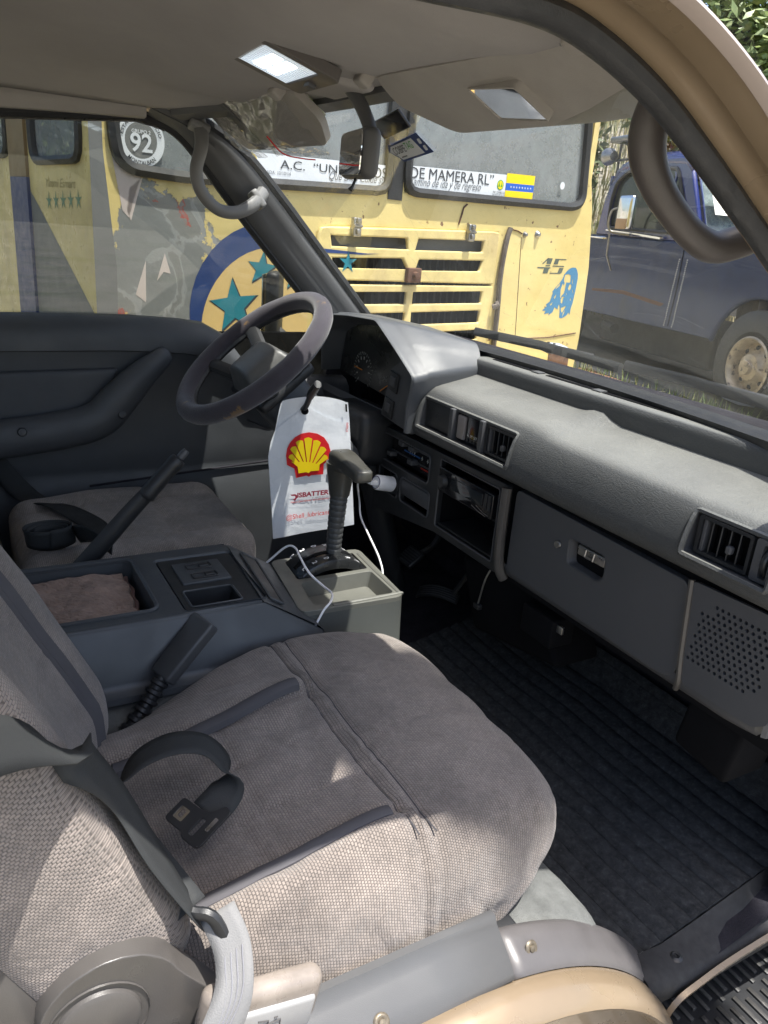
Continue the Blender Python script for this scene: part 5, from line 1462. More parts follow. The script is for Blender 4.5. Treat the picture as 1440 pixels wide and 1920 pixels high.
print_on("emblem_base", [(-.024, -.125), (-.009, -.136), (-.006, -.152), (.011, -.148), (.017, -.150), (.021, -.145), (.040, -.142), (.041, -.127), (.053, -.117), (.036, -.1265), (.0155, -.1235), (-.002, -.1245)], K['yel'], .0060)
def bagtext(body, w, a, z, m, rise=0.0, rot=False, **kw):
    o = text(body, w, I4, m, bg_, **kw)
    for v in o.data.vertices:
        x, y = v.co.x, v.co.y
        v.co = bp(a - y, z + x, .0034) if rot else bp(a + x, z + y + rise * x, .0044)
    return o
bagtext("ISBATTERY", .083, -.007, -.2115, K['wine'], .18, bold=.035, h=.0115)
print_on("logo_drop", [(-.023, -.2055), (-.012, -.2035), (-.0075, -.206), (-.0070, -.2125), (-.0120, -.2200), (-.0175, -.2165), (-.0135, -.2150), (-.0112, -.2120), (-.0112, -.2092), (-.0125, -.2078), (-.0200, -.2082)], K['wine'], .0036)
bagtext("LUBRICANTES", .040, .028, -.2115, K['inkg'], .18, h=.003)
bagtext("Macro Distribuidor de Lubricantes S.A.", .098, -.021, -.2265, K['red'], .19, h=.0045)
bagtext("@Shell_lubricantes", .112, -.030, -.2680, K['red'], .20, h=.0125)
bagtext("3726890", .022, .1005, -.049, K['red'], 0, True)

# ================================================================ SEATS
ps = thing("passenger_seat", (.43, .30, .15), "near grey woven fabric seat with reclining lever and vinyl piping", "car seat")


def clothuv(o, ref, M=None, ctr=(.42, .40)):
    """unfold the cloth: top (or front) plane continues down the sides"""
    me = o.data; uv = me.uv_layers.new(name="cloth"); Mi = M.inverted() if M else None
    for v in me.vertices: pass
    R3 = Mi.to_3x3() if Mi else None
    for p in me.polygons:
        for li in p.loop_indices:
            v = me.vertices[me.loops[li].vertex_index]; c = v.co; n = v.normal
            if Mi:     # backrest: front plane is x, z; depth is y
                c = Mi @ c; n = R3 @ n
                d = ref - c.y; a, b_, na, nb, ca, cb = c.x, c.z, n.x, n.z, 0, .31
                uv.data[li].uv = ((a - math.copysign(1, a) * d * .9) * 1.15, b_ * 1.15)
                continue
            d = max(0.0, ((ztop(c.y) + .004) if M is None and ctr[0] > 0 else ref) - c.z); a, b_, na, nb, ca, cb = c.x, c.y, n.x, n.y, ctr[0], ctr[1]
            wa = sstep(.17, .25, abs(a - ca)); wb = sstep(.20, .28, abs(b_ - cb)) * (1 - wa)
            uv.data[li].uv = (a + math.copysign(d * wa, a - ca), b_ + math.copysign(d * wb, b_ - cb))


def groove(v, c, w, d): return -d * math.exp(-((v - c) / w) ** 2)


def ztop(y): return .352 + .058 * sstep(.08, .46, y)


def cush(x, y, z):
    # x .155..690, y .10...70, z .15....41
    t = sstep(.20, .40, z)
    top = ztop(y)
    zz = .15 + (z - .15) / .26 * (top - .15)
    n = (x - .42) / .265
    if t > 0:
        g = 0
        if y < .46:
            g += groove(x, .345, .010, .010) + groove(x, .625, .010, .010)
            g += .012 * math.exp(-((abs(x - .485) - .165) / .035) ** 2)           # side bolsters
            g += groove(y, .30, .005, .0025) * (1 if .345 < x < .625 else 0)
            g += -.006 * max(0, 1 - ((x - .485) / .14) ** 2)
        g += groove(y, .448, .0055, .006) + groove(y, .474, .0055, .005)
        if y < .44: g += groove(x, .435, .007, .0035) + groove(x, .535, .007, .0035)
        g += .005 * max(0, 1 - n * n) * sstep(.47, .56, y) * (1 - sstep(.60, .70, y))
        if y > .46: g += .004 * noise.noise(V((x * 15, y * 6, 1)))
        zz += g * t
    k = 1 - t
    x2 = x
    if x > .6:    # outer side falls outward, with folds in the cover
        s = sstep(.60, .68, x)
        x2 += s * ((.058 * min(1, max(0, (.385 - z) / .24)) ** .8) * (1 - .8 * sstep(.46, .68, y)) - .03 * max(0, (.19 - z) / .05) + .010 * noise.noise(V((y * 9, z * 12, 0))) * k + .006 * noise.noise(V((y * 26, z * 6, 3))) * k + groove(y, .448, .006, .007) * k + groove(y, .472, .005, .005) * k)
    y2 = y
    if y > .55: y2 += .02 * math.sin(math.pi * min(1, max(0, (z - .13) / .27))) * sstep(.6, .7, y) - .05 * sstep(.55, .70, y) * (abs(n) ** 4) * (1 if n < 0 else .55)
    if x < .25: x2 += .06 * sstep(.5, .70, y) * (.25 - x) / .1 * .6 + .020 * (1 - sstep(.1, .4, y)) * (.25 - x) / .1
    cr = max(0, 1 - abs(noise.noise(V((x * 6.5 + y * 2, y * 5 - x * 1.5, 8.3)))) * 5) ** 3
    cr2 = max(0, 1 - abs(noise.noise(V((x * 11, y * 4, 2.1)))) * 6) ** 3
    zz -= t * (.0035 * cr + .0025 * cr2) * (sstep(.35, .55, x + .35 * y))
    if x > .6: x2 -= k * .007 * max(0, 1 - abs(noise.noise(V((y * 7, z * 9, 5.3)))) * 5) ** 2 + k * .005 * math.exp(-((z - .325 - .03 * noise.noise(V((y * 5, 1, 1)))) / .008) ** 2)
    zz -= .055 * (1 - sstep(.16, .46, y)) * sstep(.285, .165, x)
    if z < .34: y2 -= .085 * sstep(.34, .15, z) * sstep(.40, .68, y); zz += .03 * sstep(.30, .15, z) * sstep(.45, .68, y)
    zz += .0025 * noise.noise(V((x * 22, y * 22, z * 9))) + .004 * noise.noise(V((x * 8, y * 9, z * 5)))
    if z < .2: zz += .035 * sstep(.35, .15, y) * (1 if x > .5 else 0)
    return (x2, y2, zz)


o = raw("cushion", *sbox((.268, .30, .13), .046, (76, 104, 14), 7, cush, (.422, .40, .28)), K['fab'], ps, smooth=60)
clothuv(o, .395)
def strip(xa, ya, xb, yb, w, lift, n=26):
    rows = []
    for i in range(n + 1):
        t = i / n; x = xa + (xb - xa) * t; y = ya + (yb - ya) * t
        c = cush(x, y, .41); c0 = cush(x, y - .012, .41); c1 = cush(x, y + .012, .41); z = (c0[2] + c1[2]) / 2 + lift
        rows.append([(c[0] + dx, c[1], z + h) for (dx, h) in ((-w - .001, -.012), (-w, -.001), (-w * .6, .001), (0, .0018), (w * .6, .001), (w, -.001), (w + .001, -.012))])
    return grid(rows)
raw("piping", *strip(.352, .15, .332, .432, .0105, .011), K['piping'], ps)
raw("piping", *strip(.630, .165, .630, .432, .0085, .011), K['piping'], ps)
raw("side_guide", *tube(catmull([(.690, .165, .432), (.704, .185, .425), (.716, .206, .352), (.712, .21, .335)], 5), .0075, 8, sx=.8), K['black'], ps)
for yy in (.448, .474):      # sunken seams across the cushion, with their thread
    raw("seam_thread", *tube([V(cush(x_, yy, .41)) + V((0, 0, .0002)) for x_ in [.185 + .49 * i / 48 for i in range(49)]], .0013, 4), K['piping'], ps)
# backrest
BU = V((0, -.43, .903)); BNn = V((0, .903, .43)); BO = V((.435, .168, .325))
BMx = Matrix(((1, 0, 0, BO.x), (0, BNn.y, BU.y, BO.y), (0, BNn.z, BU.z, BO.z), (0, 0, 0, 1)))   # local x, forward, up the back
def backf(x, y, z):
    f = sstep(-.06, .0, y)
    w = abs(x)
    y2 = y + f * (.035 * sstep(.12, .20, w) - .012 * max(0, 1 - (x / .14) ** 2) + groove(w, .158, .006, .009) + .003 * noise.noise(V((x * 12, z * 9, 4))) + groove(z, .22, .005, .003) * (w < .15))
    if z < .10: y2 -= f * .030 * sstep(.10, .0, z) * (1 if x < .1 else .4)
    x2 = x * (1 - .10 * sstep(.25, .62, z)) * (1 - .06 * sstep(.12, .0, z))
    return (x2, y2 - .018 * f * sstep(.36, .62, z), z)
o = raw("backrest", *xf(sbox((.262, .065, .31), .045, (46, 3, 40), 6, backf, (0, -.065, .315)), BMx), K['fab'], ps, smooth=60)
clothuv(o, .0, BMx)
for sx in (-1, 1):
    rows = []
    for i in range(25):
        z = .03 + .50 * i / 24; row = []
        for (dx, h) in ((-.011, -.003), (-.008, .002), (0, .0035), (.008, .002), (.011, -.003)):
            p = backf(sx * .158 + dx, -.001, z); row.append(BMx @ V((p[0], p[1] + h + .003, p[2])))
        rows.append(row)
    raw("piping", *grid(rows), K['piping'], ps)
raw("back_shell", *xf(sbox((.262, .055, .27), .035, (4, 2, 4), 4, lambda x, y, z: (x, y, z), (0, -.150, .27)), BMx), K['leath'], ps)
# recliner cover and lever
RM = fr((.715, .080, .368), (0, 1, -.25), (0, .25, 1))
cov = [(.068 * math.cos(R(a)), .068 * math.sin(R(a))) for a in range(35, 300, 12)] + [(.05, -.075), (.12, -.075), (.125, -.010), (.095, .006), (.068, .028)]
o = raw("recliner_cover", *plate([cov], .035, RM), K['leath'], ps); bevel(o, .012, 4)
raw("recliner_cap", *xf(lathe([(0, .006), (.034, .005), (.039, .002), (.041, -.004), (.045, -.006), (.048, .0), (.050, -.01)], 32), RM @ Matrix.Translation((-.012, -.008, .002))), K['leath'], ps)
LM = fr((.735, .222, .322), (0, .98, -.20), (0, .20, .98))
lv = raw("recliner_lever", *xf(sbox((.068, .034, .014), .013, (6, 2, 1), 4, lambda x, y, z: (x, y * (.82 + .18 * sstep(-.06, .03, x)) + .010 * sstep(0, -.06, x), z)), LM), mat("worn_lever", (.22, .19, .165), .32, var=.3, vs=20, spec=.6), ps)
raw("lever_pad", *xf(sbox((.052, .020, .005), .0045, (2, 1, 1), 3), LM @ Matrix.Translation((.006, -.008, .0135))), mat("lever_pad_grey", (.30, .30, .30), .45, bump='noise', bs=700, bstr=.1), lv)
b = MB()
for p in ([(-.014, .008), (-.002, .006), (-.002, -.004)], [(-.010, .0), (.012, .004), (.013, -.006)], [(.004, .008), (.008, .008)]):
    b.add(xf(tube([(q[0], q[1], .0005) for q in p], .0009, 4), LM @ Matrix.Translation((.006, -.008, .0185))))
b.go("pad_symbol", K['leath'], lv)
raw("seat_rail", *sbox((.02, .30, .03), .006, c=(.70, .30, .205)), K['black'], ps)
raw("rail_cover", *sbox((.016, .25, .012), .006, (1, 1, 1), 2, c=(.722, .24, .268)), K['trim'], ps)
raw("cover_slot", *tube(rpoly([(.712, .36, .274), (.712, .42, .276), (.700, .42, .283), (.700, .36, .281)], .004), .0018, 5, True), K['lower'], ps)

ds = thing("driver_seat", (-.44, .36, .18), "far dark fabric driver's seat cushion beyond the handbrake", "car seat")
def dcush(x, y, z):
    t = sstep(.25, .40, z); zz = z
    zz += t * (groove(x, -.56, .008, .009) + groove(x, -.32, .008, .009) + groove(y, .42, .008, .009) + .012 * math.exp(-((abs(x + .44) - .16) / .04) ** 2) - .012 * sstep(.3, .1, y) + groove(y, .30, .006, .004) * (abs(x + .44) < .12))
    y2 = y - .05 * sstep(.48, .6, y) * abs((x + .44) / .235) ** 4
    return (x, y2, zz + .004 * noise.noise(V((x * 10, y * 10, z * 6))))
o = raw("cushion", *sbox((.236, .25, .13), .05, (26, 28, 4), 6, dcush, (-.44, .352, .295)), K['fabd'], ds, smooth=60)
clothuv(o, .41, None, (-.44, .35))
DB = Matrix(((1, 0, 0, -.44), (0, .903, -.43, .10), (0, .43, .903, .36), (0, 0, 0, 1)))
o = raw("backrest", *xf(sbox((.235, .06, .16), .045, (8, 2, 6), 5, None, (0, -.09, .10)), DB), K['fabd'], ds)
clothuv(o, .0, DB)
raw("seat_base", *sbox((.20, .22, .09), .02, c=(-.44, .33, .10)), K['dark'], ds)

# ---------------------------------------------------------------- belts
def ribbon(path, wid, width, th=.0012, n=6):
    P = catmull(path, n); Wd = catmull(wid, n); rows = []
    vs = []; fs = []
    m = 5
    for i, (p, w) in enumerate(zip(P, Wd)):
        t = (P[min(i + 1, len(P) - 1)] - P[max(0, i - 1)]).normalized()
        w = w - t * w.dot(t); w.normalize(); nn = t.cross(w)
        for k in range(m): vs.append(p + w * (width * (k / (m - 1) - .5)) + nn * (.0008 * math.sin(k * 1.6)))
    return grid([vs[i * m:(i + 1) * m] for i in range(len(P))])
belt = thing("seat_belt", (.65, .14, .45), "dark near-side seat belt looped over the cushion with its metal tongue, pale below the guide", "seat belt")
up_ = ribbon([(1.0, -.10, .86), (.80, -.01, .762), (.69, .052, .668), (.655, .098, .585), (.668, .132, .505), (.676, .168, .425), (.668, .182, .395)], [(-.25, .45, -.85)] * 2 + [(-.35, .50, -.7), (-.6, .4, -.45), (-.8, .35, -.2), (-.85, .2, -.3), (-.8, .1, -.4)], .046)
o = raw("shoulder_webbing", *up_, K['belt'], belt, smooth=60); solid(o, .0013, 0)
lp = ribbon([(.672, .165, .415), (.61, .143, .430), (.545, .126, .437), (.505, .132, .452), (.487, .158, .474), (.484, .200, .484), (.490, .240, .474), (.506, .262, .446), (.524, .255, .424), (.540, .226, .412)],
            [(-.3, .9, .3), (-.4, .8, .35), (-.6, .65, .3), (-.8, .45, .15), (-.85, .3, .0), (-.88, .25, .0), (-.88, .25, .0), (-.85, .2, .2), (-.8, -.1, .5), (-.75, -.3, .45)], .044)
o = raw("loop_webbing", *lp, K['belt'], belt, smooth=60); solid(o, .0013, 0)
o = raw("lap_webbing", *ribbon([(.692, .190, .425), (.724, .196, .402), (.756, .185, .376), (.774, .155, .338), (.782, .125, .287), (.784, .09, .20)], [(-.4, .5, .5), (-.3, .6, .5), (-.15, .85, .5), (0, .9, .4), (0, .9, .4), (0, .9, .4)], .038), K['beltl'], belt, smooth=60)
solid(o, .0013, 0)
b = MB()
for k in (-.010, -.003, .004, .011):
    P = catmull([(.724, .196, .402), (.756, .185, .376), (.774, .155, .338), (.782, .125, .287), (.784, .09, .20)], 5)
    b.add(tube([p + V((.0016, k * .85, k * .4)) for p in P], .0007, 4))
b.go("webbing_stripe", mat("stripe_grey", (.22, .22, .24), .6), belt)
TMx = fr((.548, .208, .417), (.80, .42, -.12), (-.37, .84, .30)) @ Matrix.Scale(.64, 4)
o = raw("tongue", *plate([rpoly([(-.050, -.030), (-.004, -.030), (.004, -.038), (.040, -.038), (.046, -.030), (.046, .050), (.030, .056), (.018, .030), (-.006, .022), (-.050, .022)], .008), rr(.008, -.026, .020, .012, .004), rr(-.040, -.018, -.018, .008, .003)], .006, TMx), K['black'], belt); bevel(o, .0025, 2)
raw("tongue_plate", *plate([rr(-.041, -.019, -.017, .009, .003), rr(-.034, -.012, -.024, .004, .002)], .002, TMx @ Matrix.Translation((0, 0, -.001))), K['chrome'], belt)
raw("tongue_label", *plate([rr(.030, -.004, .038, .026, .002)], 0, TMx @ Matrix.Translation((0, 0, .0006))), K['steel'], belt)
text("PRESS", .022, TMx @ Matrix.Translation((.0365, .000, .0009)) @ Matrix.Rotation(R(90), 4, 'Z'), K['dark'], belt, h=.004) if False else None
db_ = thing("seat_belt", (-.5, .2, .45), "dark far-side belt lying across the driver's cushion with a coiled end", "seat belt")
o = raw("webbing", *ribbon([(-.72, .06, .55), (-.66, .14, .432), (-.52, .215, .432), (-.40, .26, .430), (-.33, .26, .432)], [(.3, .9, 0), (.3, .9, 0), (.45, .85, 0), (.5, .85, .1), (.5, .85, .1)], .05), K['belt'], db_, smooth=60); solid(o, .0013, 0)
cl_ = [( -.30 + (.035 - .003 * i / 4) * math.cos(i * .8) , .155 + (.05 - .004 * i / 4) * math.sin(i * .8), .462 - .0005 * i) for i in range(22)]
o = raw("coil", *ribbon(cl_, [(.15, -.15, 1)] * len(cl_), .042, n=3), K['belt'], db_, smooth=60); solid(o, .0013, 0)
o = raw("webbing_end", *ribbon([(-.30, .205, .455), (-.24, .225, .475), (-.20, .26, .455)], [(.2, -.3, .9)] * 3, .042), K['belt'], db_, smooth=60); solid(o, .0013, 0)

# buckle on its concertina stalk
bk = thing("seat_belt_buckle", (.195, .19, .29), "black seat belt buckle on a ribbed stalk between console and near seat", "buckle")
Ax = [V((.222, .178, .300)), V((.20, .225, .343)), V((.182, .262, .385))]
pth = catmull(Ax, 22)
prof = []
for i in range(len(pth)): prof.append(.0175 + .0028 * (1 if (i // 3) % 2 else -1) - .004 * i / len(pth) * 0)
raw("concertina", *tube(pth, prof, 12, sx=.75, up=(.75, -.3, .45)), K['black'], bk)
d = V((-.022, .085, .085)).normalized()
KM = fr((.182, .262, .385), d, V((.86, .30, -.10)))
raw("buckle_case", *xf(sbox((.058, .026, .012), .006, (2, 1, 1), 3, lambda x, y, z: (x, y * (.86 + .14 * sstep(-.05, .05, x)), z)), KM @ Matrix.Translation((.056, 0, 0))), mat("buckle_plastic", (.055, .058, .062), .4, bump='noise', bs=900, bstr=.1), bk)
b = MB()
for (x, y) in ((.040, .004), (.030, -.010)): b.add(xf(lathe([(0, .0015), (.0032, .0012), (.0042, .0)], 10), KM @ Matrix.Translation((x + .008, y, .0120))))
b.go("rivet", K['steel'], bk)
raw("release_button", *plate([rr(.086, -.008, .103, .010, .002)], .002, KM @ Matrix.Translation((0, 0, .0128))), K['lower'], bk)

# ================================================================ CONSOLE BETWEEN THE SEATS
cs = thing("centre_console", (0, .29, .335), "slate grey centre console with an open bin and switch panel between the seats", "console")
tp_ = [(-.128, .015), (.138, .015), (.141, .30), (.141, .448), (-.118, .468), (-.128, .44)]
binh = rr(-.106, .066, .112, .276, .018)
pan = rr(-.088, .316, .128, .462, .010)
o = raw("console_top", *plate([tp_, binh, pan], .010, Matrix.Translation((0, 0, .470))), K['cons'], cs); bevel(o, .005, 3)
fr_ = [[(-.118, .4695, .4690), (-.06, .464, .4690), (.03, .457, .4690), (.141, .4495, .4690)], [(-.118, .477, .465), (-.06, .472, .465), (.03, .465, .465), (.143, .458, .465)], [(-.105, .555, .420), (-.03, .555, .414), (.06, .556, .408), (.146, .558, .402)], [(-.104, .564, .412), (-.03, .564, .406), (.06, .565, .40), (.147, .567, .392)], [(-.10, .570, .33), (-.03, .57, .33), (.06, .572, .33), (.150, .575, .33)]]
o = raw("console_nose", *grid(fr_), K['cons'], cs, smooth=50)
raw("nose_groove", [(-.085, .489, .4605), (.118, .474, .4595), (.120, .493, .4490), (-.078, .513, .4468)], [(0, 1, 2, 3)], K['black'], cs, smooth=0)
raw("groove_rim", *tube(rpoly([(-.088, .486, .4625), (.122, .470, .4622), (.125, .495, .4478), (-.08, .517, .4448)], .006), .0025, 5, True), K['cons'], cs)
sd = [(.141, .015), (.1425, .30), (.143, .452), (.147, .566)]
rows = [[(x - .003, y, z + .0) for (x, y), z in zip(sd, (.4665, .4665, .4665, .392))], [(x + .002, y, z) for (x, y), z in zip(sd, (.462, .462, .462, .386))], [(x + .010, y, z) for (x, y), z in zip(sd, (.37, .368, .368, .36))], [(x + .016, y, z) for (x, y), z in zip(sd, (.360, .357, .358, .355))], [(x + .030, y, z) for (x, y), z in zip(sd, (.356, .353, .354, .351))], [(x + .032, y, z) for (x, y), z in zip(sd, (.345, .343, .343, .34))]]
raw("console_side", *grid(rows), K['cons'], cs, smooth=45)
rows = [[(-.129, y, .467) for y in (.015, .3, .466)], [(-.135, y, .40) for y in (.015, .3, .48)], [(-.14, y, .33) for y in (.015, .3, .50)]]
raw("console_side", *grid(rows), K['cons'], cs)
vs = []; n = len(binh)
for (dz, s) in ((-.001, 1.0), (-.09, .93)):
    for p in binh: vs.append(((p[0] - .003) * s + .003, (p[1] - .171) * s + .171, .470 + dz))
raw("console_bin", vs, [(i, (i + 1) % n, n + (i + 1) % n, n + i) for i in range(n)] + [tuple(range(n, 2 * n))], K['cons'], cs)
raw("bin_rim", *tube([V((p[0], p[1], .4705)) for p in binh], .0045, 6, True), K['cons'], cs)
cup = rr(.054, .330, .116, .420, .006)
sp = raw("switch_base", *plate([rr(-.086, .318, .126, .460, .009), cup], .006, Matrix.Translation((0, 0, .4665))), K['black'], cs); bevel(sp, .002)
vs = []; n = len(cup)
for (dz, s) in ((-.001, 1.0), (-.035, .92)):
    for p in cup: vs.append(((p[0] - .085) * s + .085, (p[1] - .375) * s + .375, .4665 + dz))
raw("cup_tray", vs, [(i, (i + 1) % n, n + (i + 1) % n, n + i) for i in range(n)] + [tuple(range(n, 2 * n))], K['black'], sp)
raw("cup_rim", *tube([V((p[0], p[1], .467)) for p in cup], .0022, 5, True), K['cons'], sp)
raw("switch_plate", *xf(sbox((.044, .045, .003), .002), Matrix.Translation((-.014, .384, .4675))), K['cons'], sp)
for (x, y0) in ((-.034, .384), (.006, .384)):
    raw("switch_outline", *tube([V(p) for p in rpoly([(x - .010, y0 - .022, .4712), (x + .010, y0 - .022, .4712), (x + .010, y0 + .024, .4712), (x - .010, y0 + .024, .4712)], .004)], .0018, 5, True), K['black'], sp)
    raw("blank_switch", *xf(sbox((.006, .009, .0035), .002), Matrix.Translation((x, y0 + .010, .471))), K['black'], sp)

# towel in the bin
tw = []
for i in range(41):
    row = []
    for j in range(41):
        u, v = i / 40, j / 40
        x = -.098 + .205 * u + .004 * noise.noise(V((v * 5, u * 3, 1))); y = .055 + .212 * v + .008 * noise.noise(V((u * 5, v * 2, 7))) - .012 * u * (v - .3)
        z = .449 + .007 * noise.noise(V((u * 3.2, v * 3.2, 2))) + .003 * math.sin(v * 11 + u * 3) + .004 * noise.noise(V((u * 8, v * 8, 5))) + .006 * (1 - u) - .03 * sstep(.93, 1, u) - .03 * sstep(.95, 1, v) - .02 * sstep(.05, 0, u)
        z += .004 * math.sin(u * 40) * .15 + .0022 * noise.noise(V((u * 60, v * 60, 3)))
        row.append((x, y, z))
    tw.append(row)
tl = thing("towel", (0, .17, .40), "brown terry towel folded in the open console bin", "towel")
o = raw("terry_cloth", *grid(tw), K['towel'], tl, smooth=0); solid(o, .006, -1)
hem = [tuple(V(tw[i][39]) + V((0, .001, .004))) for i in range(0, 39, 2)] + [tuple(V(tw[39][j]) + V((.001, 0, .004))) for j in range(38, 20, -2)]
raw("hem", *tube(catmull(hem, 3), .004, 6), mat("towel_hem", (.22, .13, .11), .95, bump='noise', bs=300, bstr=.6), tl)
raw("care_tag", [(.104, .150, .452), (.118, .152, .462), (.116, .185, .460), (.106, .178, .451)], [(0, 1, 2, 3)], K['white'], tl, smooth=0)

# handbrake
hk = thing("handbrake", (-.155, .16, .40), "black handbrake lever raised beside the driver's seat", "handbrake")
raw("lever", *tube(catmull([(-.17, .165, .405), (-.165, .205, .450), (-.162, .29, .545), (-.160, .335, .592)], 5), lambda t: .021 - .006 * t, 10, sx=.55, up=(0, -.7, .7)), K['black'], hk)
raw("grip", *tube(catmull([(-.161, .318, .572), (-.160, .335, .592), (-.160, .36, .619), (-.160, .385, .645)], 6), [.0135, .0165, .0168, .0165, .0168, .0160, .0164, .0158, .0163, .0158, .0162, .0158, .0162, .0158, .0162, .0165, .0168, .0166, .014], 12, sx=.9, up=(0, -.7, .7)), K['black'], hk)
raw("release_button", *tube([(-.160, .387, .647), (-.160, .395, .656), (-.160, .400, .661)], [.008, .008, .0065], 10), K['lower'], hk)
raw("lever_bracket", *sbox((.03, .075, .020), .008, (1, 1, 1), 2, c=(-.175, .16, .395)), K['black'], hk)

# ================================================================ SHIFTER CONSOLE AND LEVER
sf = thing("shifter_console", (0, .66, .10), "olive grey gear selector console with a coin tray, ahead of the centre console", "console")
so_ = rpoly([(-.118, .562), (.118, .532), (.124, .752), (-.116, .772)], .020)
tray = rpoly([(.004, .580), (.100, .566), (.104, .738), (-.002, .742)], .010)
dome = rpoly([(-.103, .590), (-.014, .582), (-.016, .742), (-.101, .748)], .006)
o = raw("selector_top", *plate([so_, tray, dome], .012, Matrix.Translation((0, 0, .420))), K['shiftbox'], sf); bevel(o, .005, 3)
vs = []; n = len(so_); c_ = V((0.003, .653))
for (z, s) in ((.4165, .985), (.410, 1.0), (.290, 1.03), (.286, 1.055), (.278, 1.06), (.09, 1.075)):
    for p in so_: vs.append((c_.x + (p[0] - c_.x) * s, c_.y + (p[1] - c_.y) * s, z))
raw("selector_body", vs, [(k * n + i, k * n + (i + 1) % n, (k + 1) * n + (i + 1) % n, (k + 1) * n + i) for k in range(5) for i in range(n)], mat("selector_body", (.060, .064, .060), .45, bump='noise', bs=900, bstr=.12), sf, smooth=50)
vs = []; n = len(tray); c_ = V((.05, .655))
for (z, s) in ((.419, 1.0), (.388, .90)):
    for p in tray: vs.append((c_.x + (p[0] - c_.x) * s, c_.y + (p[1] - c_.y) * s, z))
raw("coin_tray", vs, [(i, (i + 1) % n, n + (i + 1) % n, n + i) for i in range(n)] + [tuple(range(n, 2 * n))], K['shiftbox'], sf, smooth=30)
raw("edge_groove", *tube(catmull([(-.09, .757, .4195), (.0, .751, .4195), (.098, .747, .4195), (.112, .74, .4195), (.113, .60, .4195)], 5), .0035, 6), K['shiftbox'], sf)
b = MB(); rows = []
for i in range(17):
    a = R(20 + 140 * i / 16); rows.append([(x, .666 - .088 * math.cos(a), .385 + .064 * math.sin(a) + h) for (x, h) in ((-.1005, -.02), (-.1005, -.003), (-.098, 0), (-.083, 0), (-.081, .001), (-.036, .001), (-.034, 0), (-.019, 0), (-.017, -.003), (-.017, -.02))])
dm = raw("selector_dome", *grid(rows), mat("selector_gloss", (.016, .017, .018), .28, bump='noise', bs=800, bstr=.05), sf, smooth=40)
vs = []
for (z, dd) in ((.419, 0), (.40, 0)):
    for p in dome: vs.append((p[0], p[1], z))
raw("dome_well", vs, [(i, (i + 1) % len(dome), len(dome) + (i + 1) % len(dome), len(dome) + i) for i in range(len(dome))] + [tuple(range(len(dome), 2 * len(dome)))], K['dark'], sf)
for xx in (-.0975, -.0325):
    for ch, a in zip("LZDNRP" if False else "L2DNRP", (44, 62, 80, 97, 113, 129)):
        if ch == 'N' and xx > -.05: continue
        an = R(a); o_ = V((xx, .666 - .0885 * math.cos(an) - .005 * math.sin(an), .385 + .0648 * math.sin(an)))
        yv = V((0, .088 * math.sin(an), .064 * math.cos(an))).normalized()
        text(ch, .0085, fr(o_ + V((0, 0, .0012)), (1, 0, 0), yv), K['white'], dm, bold=.03, h=.0105)
raw("selector_slot", *grid([[(x, .666 - .0887 * math.cos(R(a)), .3862 + .0648 * math.sin(R(a))) for x in (-.064, -.052)] for a in range(34, 134, 8)]), K['dark'], dm)

gl = thing("gear_lever", (-.058, .68, .44), "T-handled gear lever with a ringed grip in front of the white bag", "gear lever")
gp_ = [V((-.058, .680, .425)), V((-.058, .682, .50)), V((-.056, .685, .58)), V((-.055, .687, .625))]
P = catmull(gp_, 26); rad_ = []
for i, p in enumerate(P):
    t = i / (len(P) - 1); r0 = .0150 + .006 * t
    if .12 < t < .70: r0 *= (.93 if i % 4 == 0 else 1.0)
    rad_.append(r0)
raw("grip", *tube(P, rad_, 14, sx=1.0, up=(0, 1, 0)), mat("grip_grey", (.055, .057, .058), .45, bump='noise', bs=700, bstr=.1), gl)
gc = mat("handle_olive", (.052, .050, .043), .36, bump='noise', bs=800, bstr=.08)
def tf(x, y, z):
    k = sstep(-.06, .075, x)
    return (x, y * (1 - .25 * k), z * (1 - .45 * k) + .004 * k + .004 * math.cos(x * 30))
hM = Matrix.Translation((-.050, .687, .646)) @ Matrix.Rotation(R(-6), 4, 'Z') @ Matrix.Rotation(R(-3), 4, 'Y')
raw("handle", *xf(sbox((.072, .026, .024), .013, (8, 2, 2), 4, lambda x, y, z: tf(x + .022, y, z), (0, 0, 0)), hM @ Matrix.Translation((.022, 0, 0))), gc, gl)
raw("handle_neck", *tube(catmull([(-.058, .686, .575), (-.060, .687, .61), (-.060, .687, .645)], 5), lambda t: .021 + .010 * t, 12, sx=1.0, up=(0, 1, 0)), gc, gl)
raw("side_button", *sbox((.005, .007, .009), .002, c=(-.094, .680, .600)), K['white'], gl)
raw("handle_badge", *plate([rr(-.012, -.006, .012, .006, .002)], 0, hM @ Matrix.Translation((.02, 0, .0242)) @ Matrix.Rotation(R(8), 4, 'Y')), K['steel'], gl, smooth=0)

# ================================================================ FLOOR MAT
rows = []
for i in range(140):
    y = .78 + .485 * i / 139; row = []
    for j in range(60):
        x = -.16 + .905 * j / 59
        rib = .0075 * (abs(math.sin(math.pi * (y - .78) / .034 + .3 * noise.noise(V((x * 2, 0, 0))))) ** .6)
        z = floorz(y) + .004 + rib + .0015 * noise.noise(V((x * 90, y * 90, 0))) + .006 * noise.noise(V((x * 4, y * 4, 2))) + .05 * sstep(1.22, 1.265, y) + .02 * sstep(.80, .78, y)
        row.append((x, y + .006 * noise.noise(V((x * 6, 0, 4))), z))
    rows.append(row)
fm_ = raw("floor_mat", *grid(rows), K['mat'], None, smooth=0)
solid(fm_, .006, -1)
tag(fm_, "black ribbed carpet mat on the footwell floor ahead of the near seat", "floor mat")

